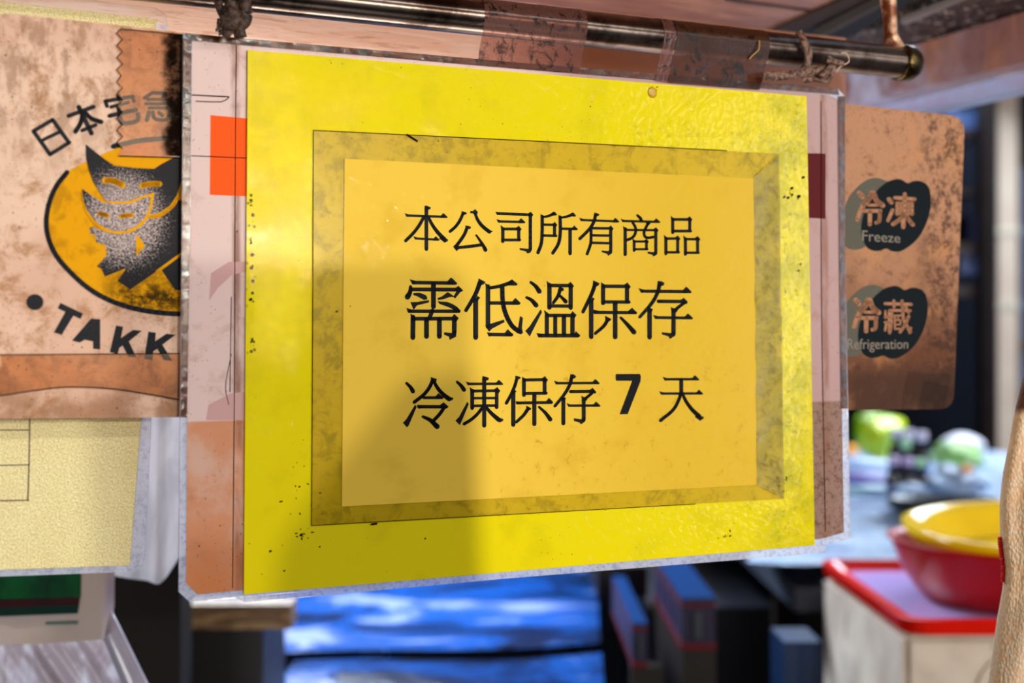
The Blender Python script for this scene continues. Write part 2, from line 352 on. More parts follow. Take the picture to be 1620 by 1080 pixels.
# ------------------------------------------------------------ glyph strokes
def S(*a): return ('s',)+a
class Glyph:
    def __init__(s, ox, oy, k, n): s.ox, s.oy, s.k, s.n = ox, oy, k, n; s.polys = []
    def px(s, p): return (s.ox+p[0]/s.k, s.oy+p[1]/s.k)
    def poly(s, *pts): s.polys.append([s.px(p) for p in pts])
    def st(s, w, *pts, sub=6):
        q = cr(pts, sub=sub); w0, w1 = w if isinstance(w, tuple) else (w, w); n = len(q)
        W_ = [(w0+(w1-w0)*i/(n-1))/2*(1.1 if w0 > 15 else 1) for i in range(n)]
        for i in range(n-1):
            d = (q[i+1]-q[i]); 
            if d.length < 1e-6: continue
            d.normalize(); m = Vector((-d.y, d.x))
            s.poly(q[i]+m*W_[i], q[i+1]+m*W_[i+1], q[i+1]-m*W_[i+1], q[i]-m*W_[i])
        for i in range(n):
            if n > 8 and i % 2 and i != n-1: continue
            s.poly(*[q[i]+Vector((math.cos(a*math.pi/5), math.sin(a*math.pi/5)))*W_[i]*.98 for a in range(10)])
    def h(s, x0, x1, y0, y1, w):
        s.poly((x0+.8*w, y0-w/2), (x1-1.2*w, y1-w/2), (x1-.6*w, y1+w/2), (x0+w*.8, y0+w/2))
        s.poly((x0, y0-w*.95), (x0+1.6*w, y0-w/2), (x0+1.2*w, y0+w/2), (x0+w*.75, y0+w/2))
        s.poly((x1-2.9*w, y1-w*.45), (x1-2.5*w, y1-w*.7), (x1-1.85*w, y1-1.5*w), (x1-1.4*w, y1-1.3*w), (x1, y1+.05*w), (x1-.25*w, y1+w*.5), (x1-2.9*w, y1+w/2))
    def kn(s, x, y, w): s.poly((x-.5*w, y), (x+.5*w, y+.2*w), (x+1.2*w, y+.45*w), (x+1.3*w, y+.75*w), (x+1.05*w, y+1.15*w), (x-.5*w, y+1.4*w))
    def d(s, x, y, w): s.poly((x-1.0*w, y-.42*w), (x-.4*w, y-.75*w), (x, y-1.1*w), (x+.95*w, y+.05*w), (x+.45*w, y+.75*w), (x-.5*w, y+.6*w))
    def l(s, x, y, w): s.poly((x-.72*w, y-1.3*w), (x+.2*w, y-.55*w), (x+.8*w, y-.42*w), (x+.5*w, y+.4*w), (x-.5*w, y+.6*w))
    def b(s, xl, yt, xr, yb, w, wh):
        s.st(w, (xl, yt), (xl, yb+.5*w)); s.l(xl, yt, w); s.st(wh, (xl, yt), (xr, yt)); s.d(xr, yt, w)
        s.st(w*.95, (xr, yt), (xr, yb-.1*w)); s.st(wh, (xl, yb), (xr+.35*w, yb))
    def add(s, bm, n, mi=0):
        for poly in s.polys:
            pts = [P(x, y, n) for x, y in poly]
            a = sum(pts[i][0]*pts[(i+1) % len(pts)][1]-pts[(i+1) % len(pts)][0]*pts[i][1] for i in range(len(pts)))
            if a < 0: pts = pts[::-1]
            try: bm.faces.new([bm.verts.new((x, y, n)) for x, y in pts]).material_index = mi
            except Exception: pass
def G(ox, oy, k): return Glyph(ox, oy, k, 0)
# line one
a1 = G(635, 320, 10.8)
a1.h(55, 790, 225, 246, 42); a1.st(58, (428, 85), (428, 800)); a1.kn(428, 55, 58); a1.st(52, (385, 250), (300, 400), (200, 530), (75, 655))
a1.st((46, 66), (465, 260), (540, 400), (630, 520), (745, 640)); a1.poly((660, 560), (720, 605), (797, 632), (795, 662), (742, 688), (650, 620)); a1.h(205, 655, 615, 636, 38)
a1.st(48, (1055, 190), (1000, 310), (930, 410), (835, 495)); a1.kn(1053, 150, 50); a1.poly((1175, 150), (1225, 145), (1260, 115), (1305, 160), (1300, 200), (1250, 220), (1230, 190), (1180, 188))
a1.st((44, 60), (1262, 190), (1300, 290), (1380, 400), (1500, 500)); a1.poly((1440, 440), (1500, 470), (1565, 490), (1510, 538), (1430, 480))
a1.st(52, (1125, 430), (1080, 540), (1010, 650), (930, 755)); a1.kn(1123, 392, 52); a1.st(50, (930, 775), (1150, 755), (1370, 725)); a1.poly((885, 755), (940, 700), (990, 790), (945, 835)); a1.st((30, 62), (1280, 560), (1350, 660), (1400, 740), (1438, 812))
a2 = G(780, 320, 10.8)
a2.st(44, (85, 190), (350, 200), (640, 212)); a2.poly((42, 158), (120, 172), (110, 210), (68, 214)); a2.d(645, 210, 48); a2.st(52, (638, 220), (638, 500), (638, 800))
a2.poly((455, 780), (610, 795), (665, 760), (660, 820), (640, 855), (590, 875), (560, 835), (460, 815)); a2.h(58, 552, 325, 335, 42); a2.b(168, 455, 440, 642, 52, 44)
a2.st((30, 50), (840, 250), (940, 235), (1050, 190)); a2.poly((980, 195), (1040, 155), (1095, 205), (1080, 225), (1010, 225)); a2.st(52, (842, 240), (840, 500), (825, 700), (768, 860)); a2.poly((812, 200), (870, 235), (868, 290), (818, 280))
a2.st(40, (860, 380), (1060, 385)); a2.d(1056, 384, 46); a2.st(50, (1052, 390), (1052, 565)); a2.st(42, (860, 565), (1078, 571))
a2.st((30, 50), (1150, 262), (1250, 245), (1370, 205)); a2.poly((1300, 205), (1362, 170), (1420, 225), (1405, 245), (1330, 240)); a2.st(52, (1147, 250), (1150, 500), (1120, 700), (1022, 865)); a2.poly((1118, 212), (1178, 248), (1176, 300), (1124, 280))
a2.st(40, (1170, 450), (1420, 455)); a2.poly((1335, 445), (1390, 395), (1450, 455), (1440, 475), (1340, 475)); a2.st(54, (1318, 460), (1318, 875))
a3 = G(910, 320, 10.8)
a3.h(68, 755, 300, 325, 40); a3.st(50, (350, 205), (320, 330), (240, 460), (80, 620)); a3.kn(350, 175, 48); a3.st(46, (272, 470), (270, 650), (255, 740), (205, 880))
a3.st(42, (290, 440), (610, 445)); a3.st(40, (290, 562), (610, 568)); a3.st(40, (290, 690), (610, 697)); a3.d(610, 448, 50); a3.st(50, (608, 450), (608, 840)); a3.poly((450, 822), (560, 830), (634, 790), (630, 870), (565, 912), (545, 880), (455, 850))
a3.st((38, 54), (1062, 222), (1110, 265), (1128, 310)); a3.h(778, 1455, 318, 332, 40); a3.st(44, (985, 345), (1030, 430), (1030, 520), (980, 600), (880, 645)); a3.st(44, (1245, 355), (1215, 420), (1178, 500), (1190, 580), (1250, 605), (1340, 590)); a3.poly((1200, 340), (1290, 345), (1280, 375), (1240, 400))
a3.st(52, (855, 450), (855, 890)); a3.l(855, 468, 50); a3.st(36, (860, 470), (1380, 475)); a3.d(1380, 475, 48); a3.st(50, (1378, 480), (1378, 860)); a3.poly((1235, 840), (1330, 850), (1403, 820), (1400, 890), (1335, 928), (1320, 895), (1240, 875)); a3.b(1008, 668, 1218, 800, 44, 36)
a4 = G(1000, 320, 10.8); a4.b(695, 292, 985, 490, 50, 44); a4.b(578, 618, 780, 852, 50, 40); a4.b(912, 628, 1120, 860, 50, 40)
# line two
b1 = G(630, 430, 9.818)
b1.h(178, 918, 165, 172, 56); b1.st(54, (200, 270), (960, 275)); b1.poly((870, 262), (935, 215), (1010, 290), (960, 320), (885, 412), (858, 385), (905, 300)); b1.st((44, 80), (192, 228), (186, 310), (145, 388)); b1.st(68, (548, 180), (548, 540))
b1.poly((235, 325), (330, 320), (430, 360), (452, 400), (450, 425), (400, 435), (300, 380), (240, 360)); b1.poly((190, 468), (300, 465), (480, 435), (475, 475), (290, 520), (250, 580), (232, 575)); b1.poly((610, 405), (680, 380), (770, 310), (880, 385), (800, 390), (700, 425), (620, 435)); b1.poly((612, 455), (760, 465), (850, 500), (920, 545), (970, 600), (890, 600), (780, 545), (640, 495))
b1.st(50, (170, 610), (940, 610)); b1.poly((125, 560), (230, 586), (220, 635), (160, 638)); b1.poly((860, 560), (920, 560), (970, 602), (958, 636), (860, 636)); b1.st(58, (530, 600), (485, 720))
b1.st(68, (230, 700), (228, 1020)); b1.poly((190, 645), (265, 700), (265, 755), (200, 760)); b1.st(54, (240, 726), (880, 724)); b1.poly((835, 700), (870, 650), (942, 715), (910, 765), (840, 760)); b1.st(66, (873, 740), (870, 945)); b1.poly((712, 935), (835, 948), (903, 900), (900, 1005), (800, 1055), (790, 1005), (715, 975))
b1.st(68, (440, 740), (440, 1003)); b1.st(68, (640, 740), (640, 1003))
b2 = G(730, 430, 9.818)
b2.st((66, 50), (290, 160), (230, 320), (160, 450), (70, 598)); b2.poly((268, 100), (375, 155), (350, 190), (300, 210), (252, 190)); b2.st(70, (222, 430), (222, 1018)); b2.poly((240, 365), (292, 400), (262, 440), (230, 430))
b2.poly((368, 170), (445, 222), (445, 262), (380, 235)); b2.st(64, (413, 225), (413, 850)); b2.st((44, 56), (440, 248), (600, 220), (790, 160)); b2.poly((690, 172), (785, 115), (875, 185), (860, 212), (720, 210))
b2.poly((368, 830), (450, 805), (660, 740), (670, 780), (480, 878), (430, 928)); b2.st((64, 66), (634, 240), (645, 480), (700, 680), (790, 840), (895, 925)); b2.poly((912, 685), (955, 710), (940, 870), (958, 945), (925, 970), (860, 945), (880, 870))
b2.st(50, (440, 482), (880, 484)); b2.poly((785, 465), (838, 402), (920, 480), (905, 510), (800, 508)); b2.st(50, (440, 970), (780, 974)); b2.poly((395, 935), (470, 945), (470, 995), (425, 1003)); b2.poly((670, 950), (720, 888), (805, 970), (790, 1000), (690, 998))
b3 = G(825, 430, 9.818)
b3.st((38, 68), (145, 160), (220, 220), (278, 302)); b3.st((38, 68), (80, 395), (160, 440), (228, 518)); b3.poly((60, 915), (130, 840), (300, 580), (318, 625), (165, 930), (130, 1002))
b3.st(62, (435, 200), (435, 555)); b3.l(435, 215, 60); b3.st(50, (440, 210), (760, 212)); b3.d(764, 215, 56); b3.st(60, (765, 220), (765, 558)); b3.st(48, (440, 528), (770, 530))
b3.st((54, 44), (605, 255), (570, 370), (495, 480)); b3.poly((580, 230), (655, 252), (658, 290), (600, 305)); b3.st((36, 60), (590, 360), (650, 420), (688, 460))
b3.st(58, (395, 670), (395, 980)); b3.poly((350, 590), (425, 645), (425, 695), (370, 670)); b3.st(50, (400, 675), (800, 675)); b3.poly((755, 660), (795, 608), (855, 670), (825, 720), (770, 710)); b3.st(62, (793, 690), (792, 980)); b3.st(56, (525, 690), (525, 980)); b3.st(62, (660, 690), (660, 980))
b3.st(54, (280, 988), (880, 988)); b3.poly((235, 948), (330, 962), (320, 1014), (265, 1018)); b3.poly((820, 965), (845, 918), (915, 985), (890, 1014), (820, 1010))
b3.st((58, 48), (1145, 190), (1100, 320), (1030, 470), (955, 620)); b3.poly((1115, 130), (1215, 175), (1195, 215), (1160, 225), (1105, 215)); b3.st(64, (1083, 450), (1083, 1010)); b3.poly((1095, 392), (1140, 415), (1115, 450), (1090, 450))
b4 = G(945, 430, 9.818)
b4.st(60, (90, 225), (90, 485)); b4.poly((57, 158), (122, 200), (122, 245), (60, 235)); b4.st(50, (95, 222), (470, 225)); b4.d(466, 226, 58); b4.st(60, (462, 230), (462, 460)); b4.st(48, (95, 465), (492, 468))
b4.st(46, (-40, 628), (590, 632)); b4.poly((-68, 580), (20, 604), (20, 650), (-42, 652)); b4.poly((470, 612), (540, 555), (620, 630), (610, 655), (480, 655)); b4.st(66, (278, 480), (278, 1012))
b4.st((54, 44), (165, 735), (100, 840), (-30, 955)); b4.poly((120, 680), (222, 730), (200, 760), (130, 790)); b4.st((38, 70), (365, 710), (470, 820), (570, 935))
b4.h(640, 1467, 298, 305, 50); b4.st((58, 46), (965, 190), (940, 310), (850, 480), (660, 700)); b4.poly((940, 140), (1000, 145), (1042, 170), (1035, 205), (990, 225), (930, 215)); b4.st(66, (812, 600), (812, 1015)); b4.poly((800, 545), (865, 580), (845, 625), (790, 620))
b4.st(50, (950, 456), (1370, 460)); b4.poly((925, 430), (1000, 432), (1000, 480), (935, 480)); b4.poly((1280, 440), (1345, 400), (1408, 470), (1390, 498), (1300, 490)); b4.st(46, (1350, 480), (1270, 540), (1215, 585)); b4.poly((1138, 545), (1210, 570), (1252, 600), (1215, 640), (1155, 620)); b4.st(62, (1184, 600), (1184, 960))
b4.poly((1000, 935), (1140, 950), (1214, 900), (1210, 990), (1130, 1040), (1105, 1000), (1005, 970)); b4.h(865, 1487, 708, 714, 46)
# line three
c1 = G(630, 585, 9.818)
c1.st((38, 62), (130, 205), (190, 265), (230, 332)); c1.poly((75, 820), (130, 760), (262, 540), (288, 570), (160, 870), (135, 890)); c1.st(50, (535, 160), (480, 280), (390, 390), (250, 500)); c1.st((44, 66), (560, 190), (620, 290), (700, 380), (790, 450)); c1.poly((505, 110), (600, 140), (590, 190), (510, 200))
c1.poly((740, 400), (860, 435), (845, 465), (790, 490), (720, 430)); c1.st(42, (400, 430), (680, 430)); c1.poly((570, 420), (625, 360), (700, 430), (580, 440)); c1.st(48, (320, 570), (740, 572)); c1.poly((290, 540), (380, 548), (380, 594), (315, 602)); c1.poly((640, 550), (705, 500), (785, 570), (750, 602), (660, 597)); c1.st(50, (710, 590), (640, 690), (550, 785)); c1.st((40, 74), (385, 725), (500, 780), (605, 878))
c2 = G(715, 585, 9.818)
c2.st((36, 60), (80, 185), (140, 240), (188, 308)); c2.poly((55, 785), (110, 730), (240, 493), (262, 530), (150, 800), (120, 855)); c2.h(215, 797, 217, 214, 40); c2.st(58, (502, 130), (502, 865)); c2.kn(502, 95, 56)
c2.st(54, (315, 320), (315, 592)); c2.l(315, 332, 52); c2.st(42, (320, 328), (700, 322)); c2.d(703, 322, 52); c2.st(50, (697, 330), (695, 582)); c2.st(36, (330, 438), (690, 435)); c2.st(40, (330, 558), (690, 552)); c2.st(46, (470, 590), (390, 690), (300, 770), (190, 838)); c2.st((44, 64), (540, 590), (620, 680), (730, 775)); c2.poly((680, 720), (802, 765), (795, 788), (745, 818), (660, 760))
c3 = G(795, 585, 9.818)
c3.st(46, (225, 130), (190, 250), (130, 390), (60, 515)); c3.kn(222, 88, 46); c3.st(60, (168, 350), (168, 852)); c3.poly((180, 300), (218, 330), (197, 360), (175, 360)); c3.st(54, (333, 150), (333, 390)); c3.poly((305, 105), (362, 140), (362, 175), (308, 160)); c3.st(44, (340, 155), (660, 150)); c3.d(658, 152, 52); c3.st(54, (655, 160), (655, 355)); c3.st(42, (340, 365), (680, 360))
c3.st(42, (230, 512), (750, 505)); c3.poly((205, 485), (290, 492), (285, 530), (225, 536)); c3.poly((670, 492), (722, 432), (790, 500), (775, 525), (690, 522)); c3.st(58, (495, 380), (495, 842)); c3.st((50, 42), (395, 605), (330, 700), (215, 810)); c3.poly((368, 552), (450, 595), (435, 620), (370, 640)); c3.st((34, 62), (570, 575), (670, 670), (743, 768))
c3.h(800, 1510, 205, 202, 40); c3.st((50, 44), (1075, 110), (1045, 230), (960, 380), (815, 560)); c3.poly((1055, 65), (1110, 70), (1145, 100), (1130, 125), (1090, 140), (1045, 140)); c3.st(56, (946, 450), (946, 830)); c3.poly((935, 410), (990, 440), (970, 475), (925, 470)); c3.st(44, (1055, 336), (1420, 332)); c3.poly((1345, 315), (1400, 275), (1458, 345), (1440, 368), (1360, 360)); c3.st(42, (1390, 360), (1330, 410), (1285, 445)); c3.poly((1225, 400), (1290, 430), (1318, 460), (1285, 490), (1235, 480)); c3.st(56, (1262, 470), (1262, 770))
c3.poly((1110, 750), (1220, 765), (1290, 720), (1282, 800), (1220, 845), (1195, 815), (1110, 790)); c3.h(995, 1523, 554, 552, 40)
c4 = G(960, 585, 9.818)
c4.poly((145, 62), (515, 60), (530, 100), (525, 170), (325, 685), (200, 688), (395, 168), (150, 168), (138, 140), (138, 90)); c4.h(868, 1437, 144, 143, 40); c4.h(815, 1497, 366, 364, 38); c4.st(56, (1157, 150), (1157, 350)); c4.st(48, (1148, 360), (1120, 460), (1030, 620), (835, 785)); c4.st((42, 62), (1180, 380), (1240, 500), (1330, 620), (1440, 722)); c4.poly((1380, 690), (1512, 730), (1502, 755), (1452, 790), (1370, 730))

# ------------------------------------------------------------ the signs
def sheet(name, px_pts, n0, n1, mat, parent=None):
    bm = bmesh.new(); prism(bm, [P(x, y, n1) for x, y in px_pts], n0, n1); return link(name, mesh(name, bm), mat, parent, MS)
def decal(name, glyphs, n, mat, parent):
    bm = bmesh.new()
    for g in glyphs: g.add(bm, n)
    return link(name, flat(name, bm), mat, parent, MS)
def flatpoly(bm, pts, n, mi=0):
    q = [P(x, y, n) for x, y in pts]
    a = sum(q[i][0]*q[(i+1) % len(q)][1]-q[(i+1) % len(q)][0]*q[i][1] for i in range(len(q)))
    if a < 0: q = q[::-1]
    bm.faces.new([bm.verts.new((x, y, n)) for x, y in q]).material_index = mi

# 1 courier sign, the big stiff panel at the back
cs = thing('courier_sign', (0, 0, 0), 'wide grimy tan plastic courier sign with a black cat logo, behind the yellow sheet', 'sign', M=signbase(750, 660))
sheet('panel', rounded([(-6, 18), (1529, 184), (1511, 647), (-14, 663)], [22, 26, 24, 10]), 0, .003, M_['courier'], cs)
n = .0031
bm = bmesh.new()
arc = [(107, 272), (90, 294), (79, 320), (74, 350), (78, 378), (90, 404), (110, 428), (140, 455), (175, 475), (215, 488), (260, 495), (310, 497)]
flatpoly(bm, [tuple(p) for p in cr([(340, 222), (300, 221), (255, 222), (215, 226), (180, 236), (140, 254)]+arc+[(340, 497)])], n); link('logo_disc', flat('disc', bm), M_['logo_yellow'], cs, MS)
g = G(0, 0, 1); g.st(8, *arc[:], sub=8); g2 = G(0, 0, 1); g2.st(8, (180, 231), (215, 223), (255, 219), (310, 218), sub=8)
decal('logo_ring', [g], n+.0001, M_['courier_ink'], cs); decal('logo_ring', [g2], n+.0001, M_['courier_ink'], cs)
k = 3.725
bodyg = G(120, 210, k)
bodyg.poly((430, 505), (500, 500), (560, 450), (600, 395), (720, 400), (720, 640), (640, 695), (480, 815), (325, 922), (250, 872), (300, 797), (175, 846), (155, 800), (128, 785), (185, 722), (180, 662), (122, 642), (118, 600), (88, 592), (84, 560), (110, 552), (150, 575), (250, 590), (350, 575), (400, 530))
bodyg.poly((510, 808), (640, 712), (720, 690), (720, 930), (590, 925))
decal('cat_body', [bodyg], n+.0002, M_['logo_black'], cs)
yg = G(120, 210, k); yg.poly((358, 600), (380, 615), (412, 665), (358, 728)); yg.st(12, (640, 700), (480, 815))
yg.st(16, (640, 250), (600, 390), (560, 445), (500, 485), (430, 495)); decal('logo_line', [yg], n+.0003, M_['logo_yellow'], cs)
hg = G(120, 210, k)
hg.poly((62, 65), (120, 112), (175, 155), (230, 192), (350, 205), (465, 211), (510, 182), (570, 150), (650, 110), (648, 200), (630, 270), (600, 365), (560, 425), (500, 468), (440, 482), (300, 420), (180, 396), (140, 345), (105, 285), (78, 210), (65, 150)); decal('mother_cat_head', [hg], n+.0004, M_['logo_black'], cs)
yh = G(120, 210, k)
kit = [(36, 325), (75, 350), (165, 398), (240, 403), (320, 400), (400, 368), (466, 350), (455, 430), (432, 500), (390, 550), (330, 585), (250, 597), (170, 580), (110, 535), (60, 465), (42, 400)]
yh.poly(*kit); yh.st(34, (175, 278), (225, 282), (280, 306)); yh.st(30, (392, 312), (440, 300), (498, 300)); decal('kitten_outline', [yh], n+.0005, M_['logo_yellow'], cs)
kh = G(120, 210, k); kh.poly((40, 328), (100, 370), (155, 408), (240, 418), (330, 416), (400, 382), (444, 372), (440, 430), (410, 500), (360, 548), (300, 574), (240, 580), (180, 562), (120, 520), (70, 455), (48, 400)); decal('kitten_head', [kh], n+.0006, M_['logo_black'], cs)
ke = G(120, 210, k); ke.st(24, (140, 475), (165, 478), (192, 490)); ke.st(24, (270, 492), (300, 485), (335, 484)); decal('kitten_eyes', [ke], n+.0007, M_['logo_yellow'], cs)
t1 = G(40, 130, 6.231)
t1.st(36, (85, 478), (275, 366), sub=1); t1.st(36, (275, 366), (435, 590)); t1.st(36, (440, 590), (250, 708)); t1.st(36, (250, 708), (85, 478)); t1.st(32, (180, 565), (345, 485))
t1.st(38, (432, 328), (680, 238)); t1.st(42, (532, 240), (658, 500)); t1.st((40, 44), (575, 300), (550, 400), (500, 482)); t1.st((38, 42), (590, 290), (660, 355), (755, 388)); t1.st(34, (565, 472), (700, 418))
t1.st(34, (812, 232), (795, 182), sub=1); t1.st(34, (800, 182), (1068, 135)); t1.st(32, (1066, 135), (1078, 185)); t1.st(38, (925, 130), (930, 165)); t1.st(32, (850, 240), (1020, 196)); t1.st(38, (835, 328), (1100, 265)); t1.st(40, (925, 235), (945, 370), (985, 402), (1090, 385), (1118, 355), (1118, 315))
t1.st(32, (1180, 152), (1262, 98), sub=1); t1.st(32, (1262, 100), (1392, 106)); t1.st(26, (1392, 108), (1360, 150)); t1.st(28, (1210, 165), (1430, 165)); t1.st(28, (1195, 208), (1430, 208)); t1.st(28, (1225, 250), (1440, 250)); t1.st(32, (1434, 165), (1434, 250)); t1.st(38, (1225, 290), (1205, 370)); t1.st(34, (1265, 290), (1275, 345), (1310, 365), (1400, 362), (1425, 310)); t1.st(34, (1325, 295), (1360, 325)); t1.st(34, (1432, 285), (1468, 340))
t1.st(26, (1590, 140), (1650, 140)); t1.st(26, (1600, 140), (1604, 210)); t1.st(24, (1604, 175), (1650, 175))
decal('chinese_lettering', [t1], n+.0001, M_['courier_ink'], cs)
t2 = G(0, 440, 3.857)
t2.poly((372, 150), (510, 215), (495, 248), (355, 182)); t2.poly((405, 200), (455, 222), (380, 345), (332, 330)); t2.poly((560, 245), (615, 250), (615, 435), (572, 430), (572, 385), (520, 375), (490, 392), (443, 380)); t2.poly((712, 288), (755, 295), (742, 365), (815, 315), (870, 320), (790, 385), (836, 482), (788, 478), (752, 410), (732, 425), (722, 462), (674, 450)); t2.poly((910, 325), (955, 332), (950, 385), (1020, 338), (1075, 345), (995, 405), (1055, 502), (1003, 498), (965, 430), (940, 445), (935, 498), (885, 492))
t2.polys.append([(56+13.4*math.cos(a/16*math.pi), 477.6+12.6*math.sin(a/16*math.pi)) for a in range(32)])
decal('roman_lettering', [t2], n+.0001, M_['courier_ink'], cs)
# freezer marks
gray = [(20, 560), (60, 400), (160, 250), (300, 130), (440, 90), (560, 125), (620, 170), (520, 300), (400, 500), (330, 700), (320, 900), (290, 1000), (180, 1035), (70, 1015), (10, 930), (-20, 750)]
dark = [(250, 700), (280, 560), (340, 400), (460, 250), (580, 150), (700, 108), (780, 115), (858, 160), (930, 135), (1010, 130), (1100, 170), (1150, 260), (1165, 400), (1150, 540), (1100, 700), (1020, 850), (920, 960), (800, 1040), (720, 1062), (640, 1050), (580, 1020), (500, 1045), (420, 1050), (330, 1010), (280, 930), (250, 820)]
for dx, dy in ((0, 0), (-5, 169.3)):
    for nm, pts, mt, q in (('mark_shadow', gray, 'slate', .0001), ('mark_oval', dark, 'teal', .0002)):
        bm = bmesh.new(); flatpoly(bm, [(1335+dx+p.x/8.307, 270+dy+p.y/8.307) for p in cr(pts, closed=True, sub=4)], n+q); link(nm, flat(nm, bm), M_[mt], cs, MS)
def text_in(name, body, quad, n, mat, parent, offset=0.0):
    cu = bpy.data.curves.new(name, 'FONT'); cu.body = body; cu.size = 1; cu.offset = offset; cu.resolution_u = 6
    o = bpy.data.objects.new(name, cu); C.objects.link(o); bpy.context.view_layer.update()
    me = bpy.data.meshes.new_from_object(o.evaluated_get(bpy.context.evaluated_depsgraph_get())); bpy.data.objects.remove(o); me.materials.clear()
    if not len(me.vertices): return None
    xs = [v.co.x for v in me.vertices]; ys = [v.co.y for v in me.vertices]; x0, x1, y0, y1 = min(xs), max(xs), min(ys), max(ys)
    tl, tr, br, bl = [Vector(q) for q in quad]
    for v in me.vertices:
        a = (v.co.x-x0)/(x1-x0); b = (y1-v.co.y)/(y1-y0)
        p = tl*(1-a)*(1-b)+tr*a*(1-b)+br*a*b+bl*(1-a)*b; u_, v_ = P(p.x, p.y, n); v.co = (u_, v_, n)
    return link(name, me, mat, parent, MS)
def fz(x, y): return (1335+x/8.307, 270+y/8.307)
e1 = G(1335, 270, 8.307)
def cold(g, f=lambda p: p):
    def st(w, *p): g.st(w, *[f(q) for q in p], sub=3)
    st(58, (220, 290), (262, 340)); st(50, (240, 500), (195, 640)); st(60, (385, 290), (340, 380), (265, 455)); st(60, (410, 290), (450, 390), (530, 455)); st(34, (345, 450), (455, 450))
    st(44, (275, 525), (500, 525)); st(44, (490, 530), (488, 650), (445, 680)); st(50, (362, 535), (360, 700))
cold(e1)
for w_, p in ((50, ((610, 370), (645, 415))), (44, ((660, 515), (600, 650))), (42, ((690, 352), (950, 370))), (48, ((820, 305), (818, 600))), (30, ((710, 420), (925, 420))), (30, ((710, 490), (925, 490))), (34, ((710, 560), (925, 560))), (36, ((718, 420), (718, 570))), (36, ((917, 420), (917, 570))), (26, ((765, 415), (765, 560))), (26, ((870, 415), (870, 560))), (50, ((800, 590), (740, 650), (665, 700))), (52, ((805, 560), (800, 735))), (50, ((840, 590), (880, 650), (925, 705)))): e1.st(w_, *p, sub=3)
decal('freeze_characters', [e1], n+.0003, M_['reverse'], cs)
text_in('freeze_word', 'Freeze', [fz(262, 780), fz(760, 825), fz(762, 945), fz(262, 920)], n+.0003, M_['reverse2'], cs)
e2 = G(1335, 440, 8.0); cold(e2, lambda p: (p[0]*.94-38, p[1]*.965-5))
for w_, p in ((34, ((540, 320), (870, 330))), (34, ((652, 285), (655, 360))), (34, ((755, 285), (757, 360))), (30, ((600, 405), (860, 410))), (26, ((545, 415), (545, 500))), (24, ((535, 490), (600, 490))), (26, ((590, 410), (592, 690))), (24, ((535, 555), (595, 555))), (28, ((560, 560), (540, 660))), (34, ((625, 420), (620, 560), (600, 690))), (20, ((655, 470), (740, 470))), (20, ((665, 470), (665, 645))), (18, ((665, 530), (740, 530))), (18, ((665, 585), (740, 585))), (20, ((665, 640), (750, 640))), (18, ((705, 475), (705, 530))), (18, ((735, 530), (735, 590))), (36, ((765, 375), (775, 520), (860, 680))), (34, ((840, 480), (800, 580), (730, 680))), (26, ((800, 350), (840, 440))), (30, ((865, 630), (850, 690)))): e2.st(w_, *p, sub=3)
decal('refrigeration_characters', [e2], n+.0003, M_['reverse'], cs)
def rz(x, y): return (1335+x/8.0, 440+y/8.0)
text_in('refrigeration_word', 'Refrigeration', [rz(65, 765), rz(832, 770), rz(832, 930), rz(65, 940)], n+.0003, M_['reverse2'], cs)
# old tape patches on the courier sign
zz = [(193, 44)]
for i in range(20): zz.append(((186 if i % 2 == 0 else 195)-(i == 7)*2, 52+i*9.6))
bm = bmesh.new(); prism(bm, [P(x, y, n+.0012) for x, y in zz+[(187, 246), (300, 250), (300, 54), (268, 49)]], n+.0010, n+.0012); link('zigzag_cut_tape', mesh('tape', bm), M_['tape'], cs, MS)
bm = bmesh.new(); prism(bm, [P(x, y, n+.0012) for x, y in [(2, 561), (285, 559), (290, 560), (290, 633), (240, 624), (180, 615), (110, 612), (60, 617), (0, 626), (-14, 628), (-14, 585), (4, 580)]], n+.0010, n+.0012); link('brown_tape_strip', mesh('tape', bm), M_['tape'], cs, MS)
# thin dark grime lines along tape edges
t = NT('grime_line'); M_['grime'] = t.done(t.pbsdf(srgb('#241008'), .9, 0, .05))
gl = G(0, 0, 1); gl.st(1.6, (0, 561), (285, 559), sub=1); gl.st(1.8, (0, 626), (60, 617), (110, 612), (180, 615), (240, 624), (288, 633)); gl.st(1.5, (193, 45), (290, 54), sub=1); gl.st(1.6, (190, 246), (290, 249), sub=1)
for a_, b_ in zip(zz, zz[1:]): gl.st(1.2, a_, b_, sub=1)
decal('tape_edge_grime', [gl], n+.0013, M_['grime'], cs)['kind'] = 'stuff'
t = NT('dark_grease'); s_ = t.ramp(t.noise(120, detail=6, rough=.8), .40, .60); u0 = P(262, 100)[0]; sep = t.n('ShaderNodeSeparateXYZ'); t.l(t.tc.outputs['Object'], sep.inputs[0])
f_ = t.math('MULTIPLY', t.ramp(t.math('ADD', sep.outputs[0], t.math('MULTIPLY', t.noise(90), .014)), u0+.003, u0+.012), t.math('ADD', t.math('MULTIPLY', s_, .6), .4), clamp=True)
M_['grease'] = t.done(t.mixs(t.math('MULTIPLY', f_, .92), t.transp((1, 1, 1)), t.pbsdf(srgb('#160B05'), .9, 0, .05)))
bm = bmesh.new(); prism(bm, [P(x, y, n+.0015) for x, y in [(240, 50), (300, 55), (300, 246), (240, 246)]], n+.0014, n+.0015); link('grease_stain', mesh('stain', bm), M_['grease'], cs, MS)

for ch in cs.children: ch.matrix_basis = Matrix.Translation(-N*.0016) @ ch.matrix_basis
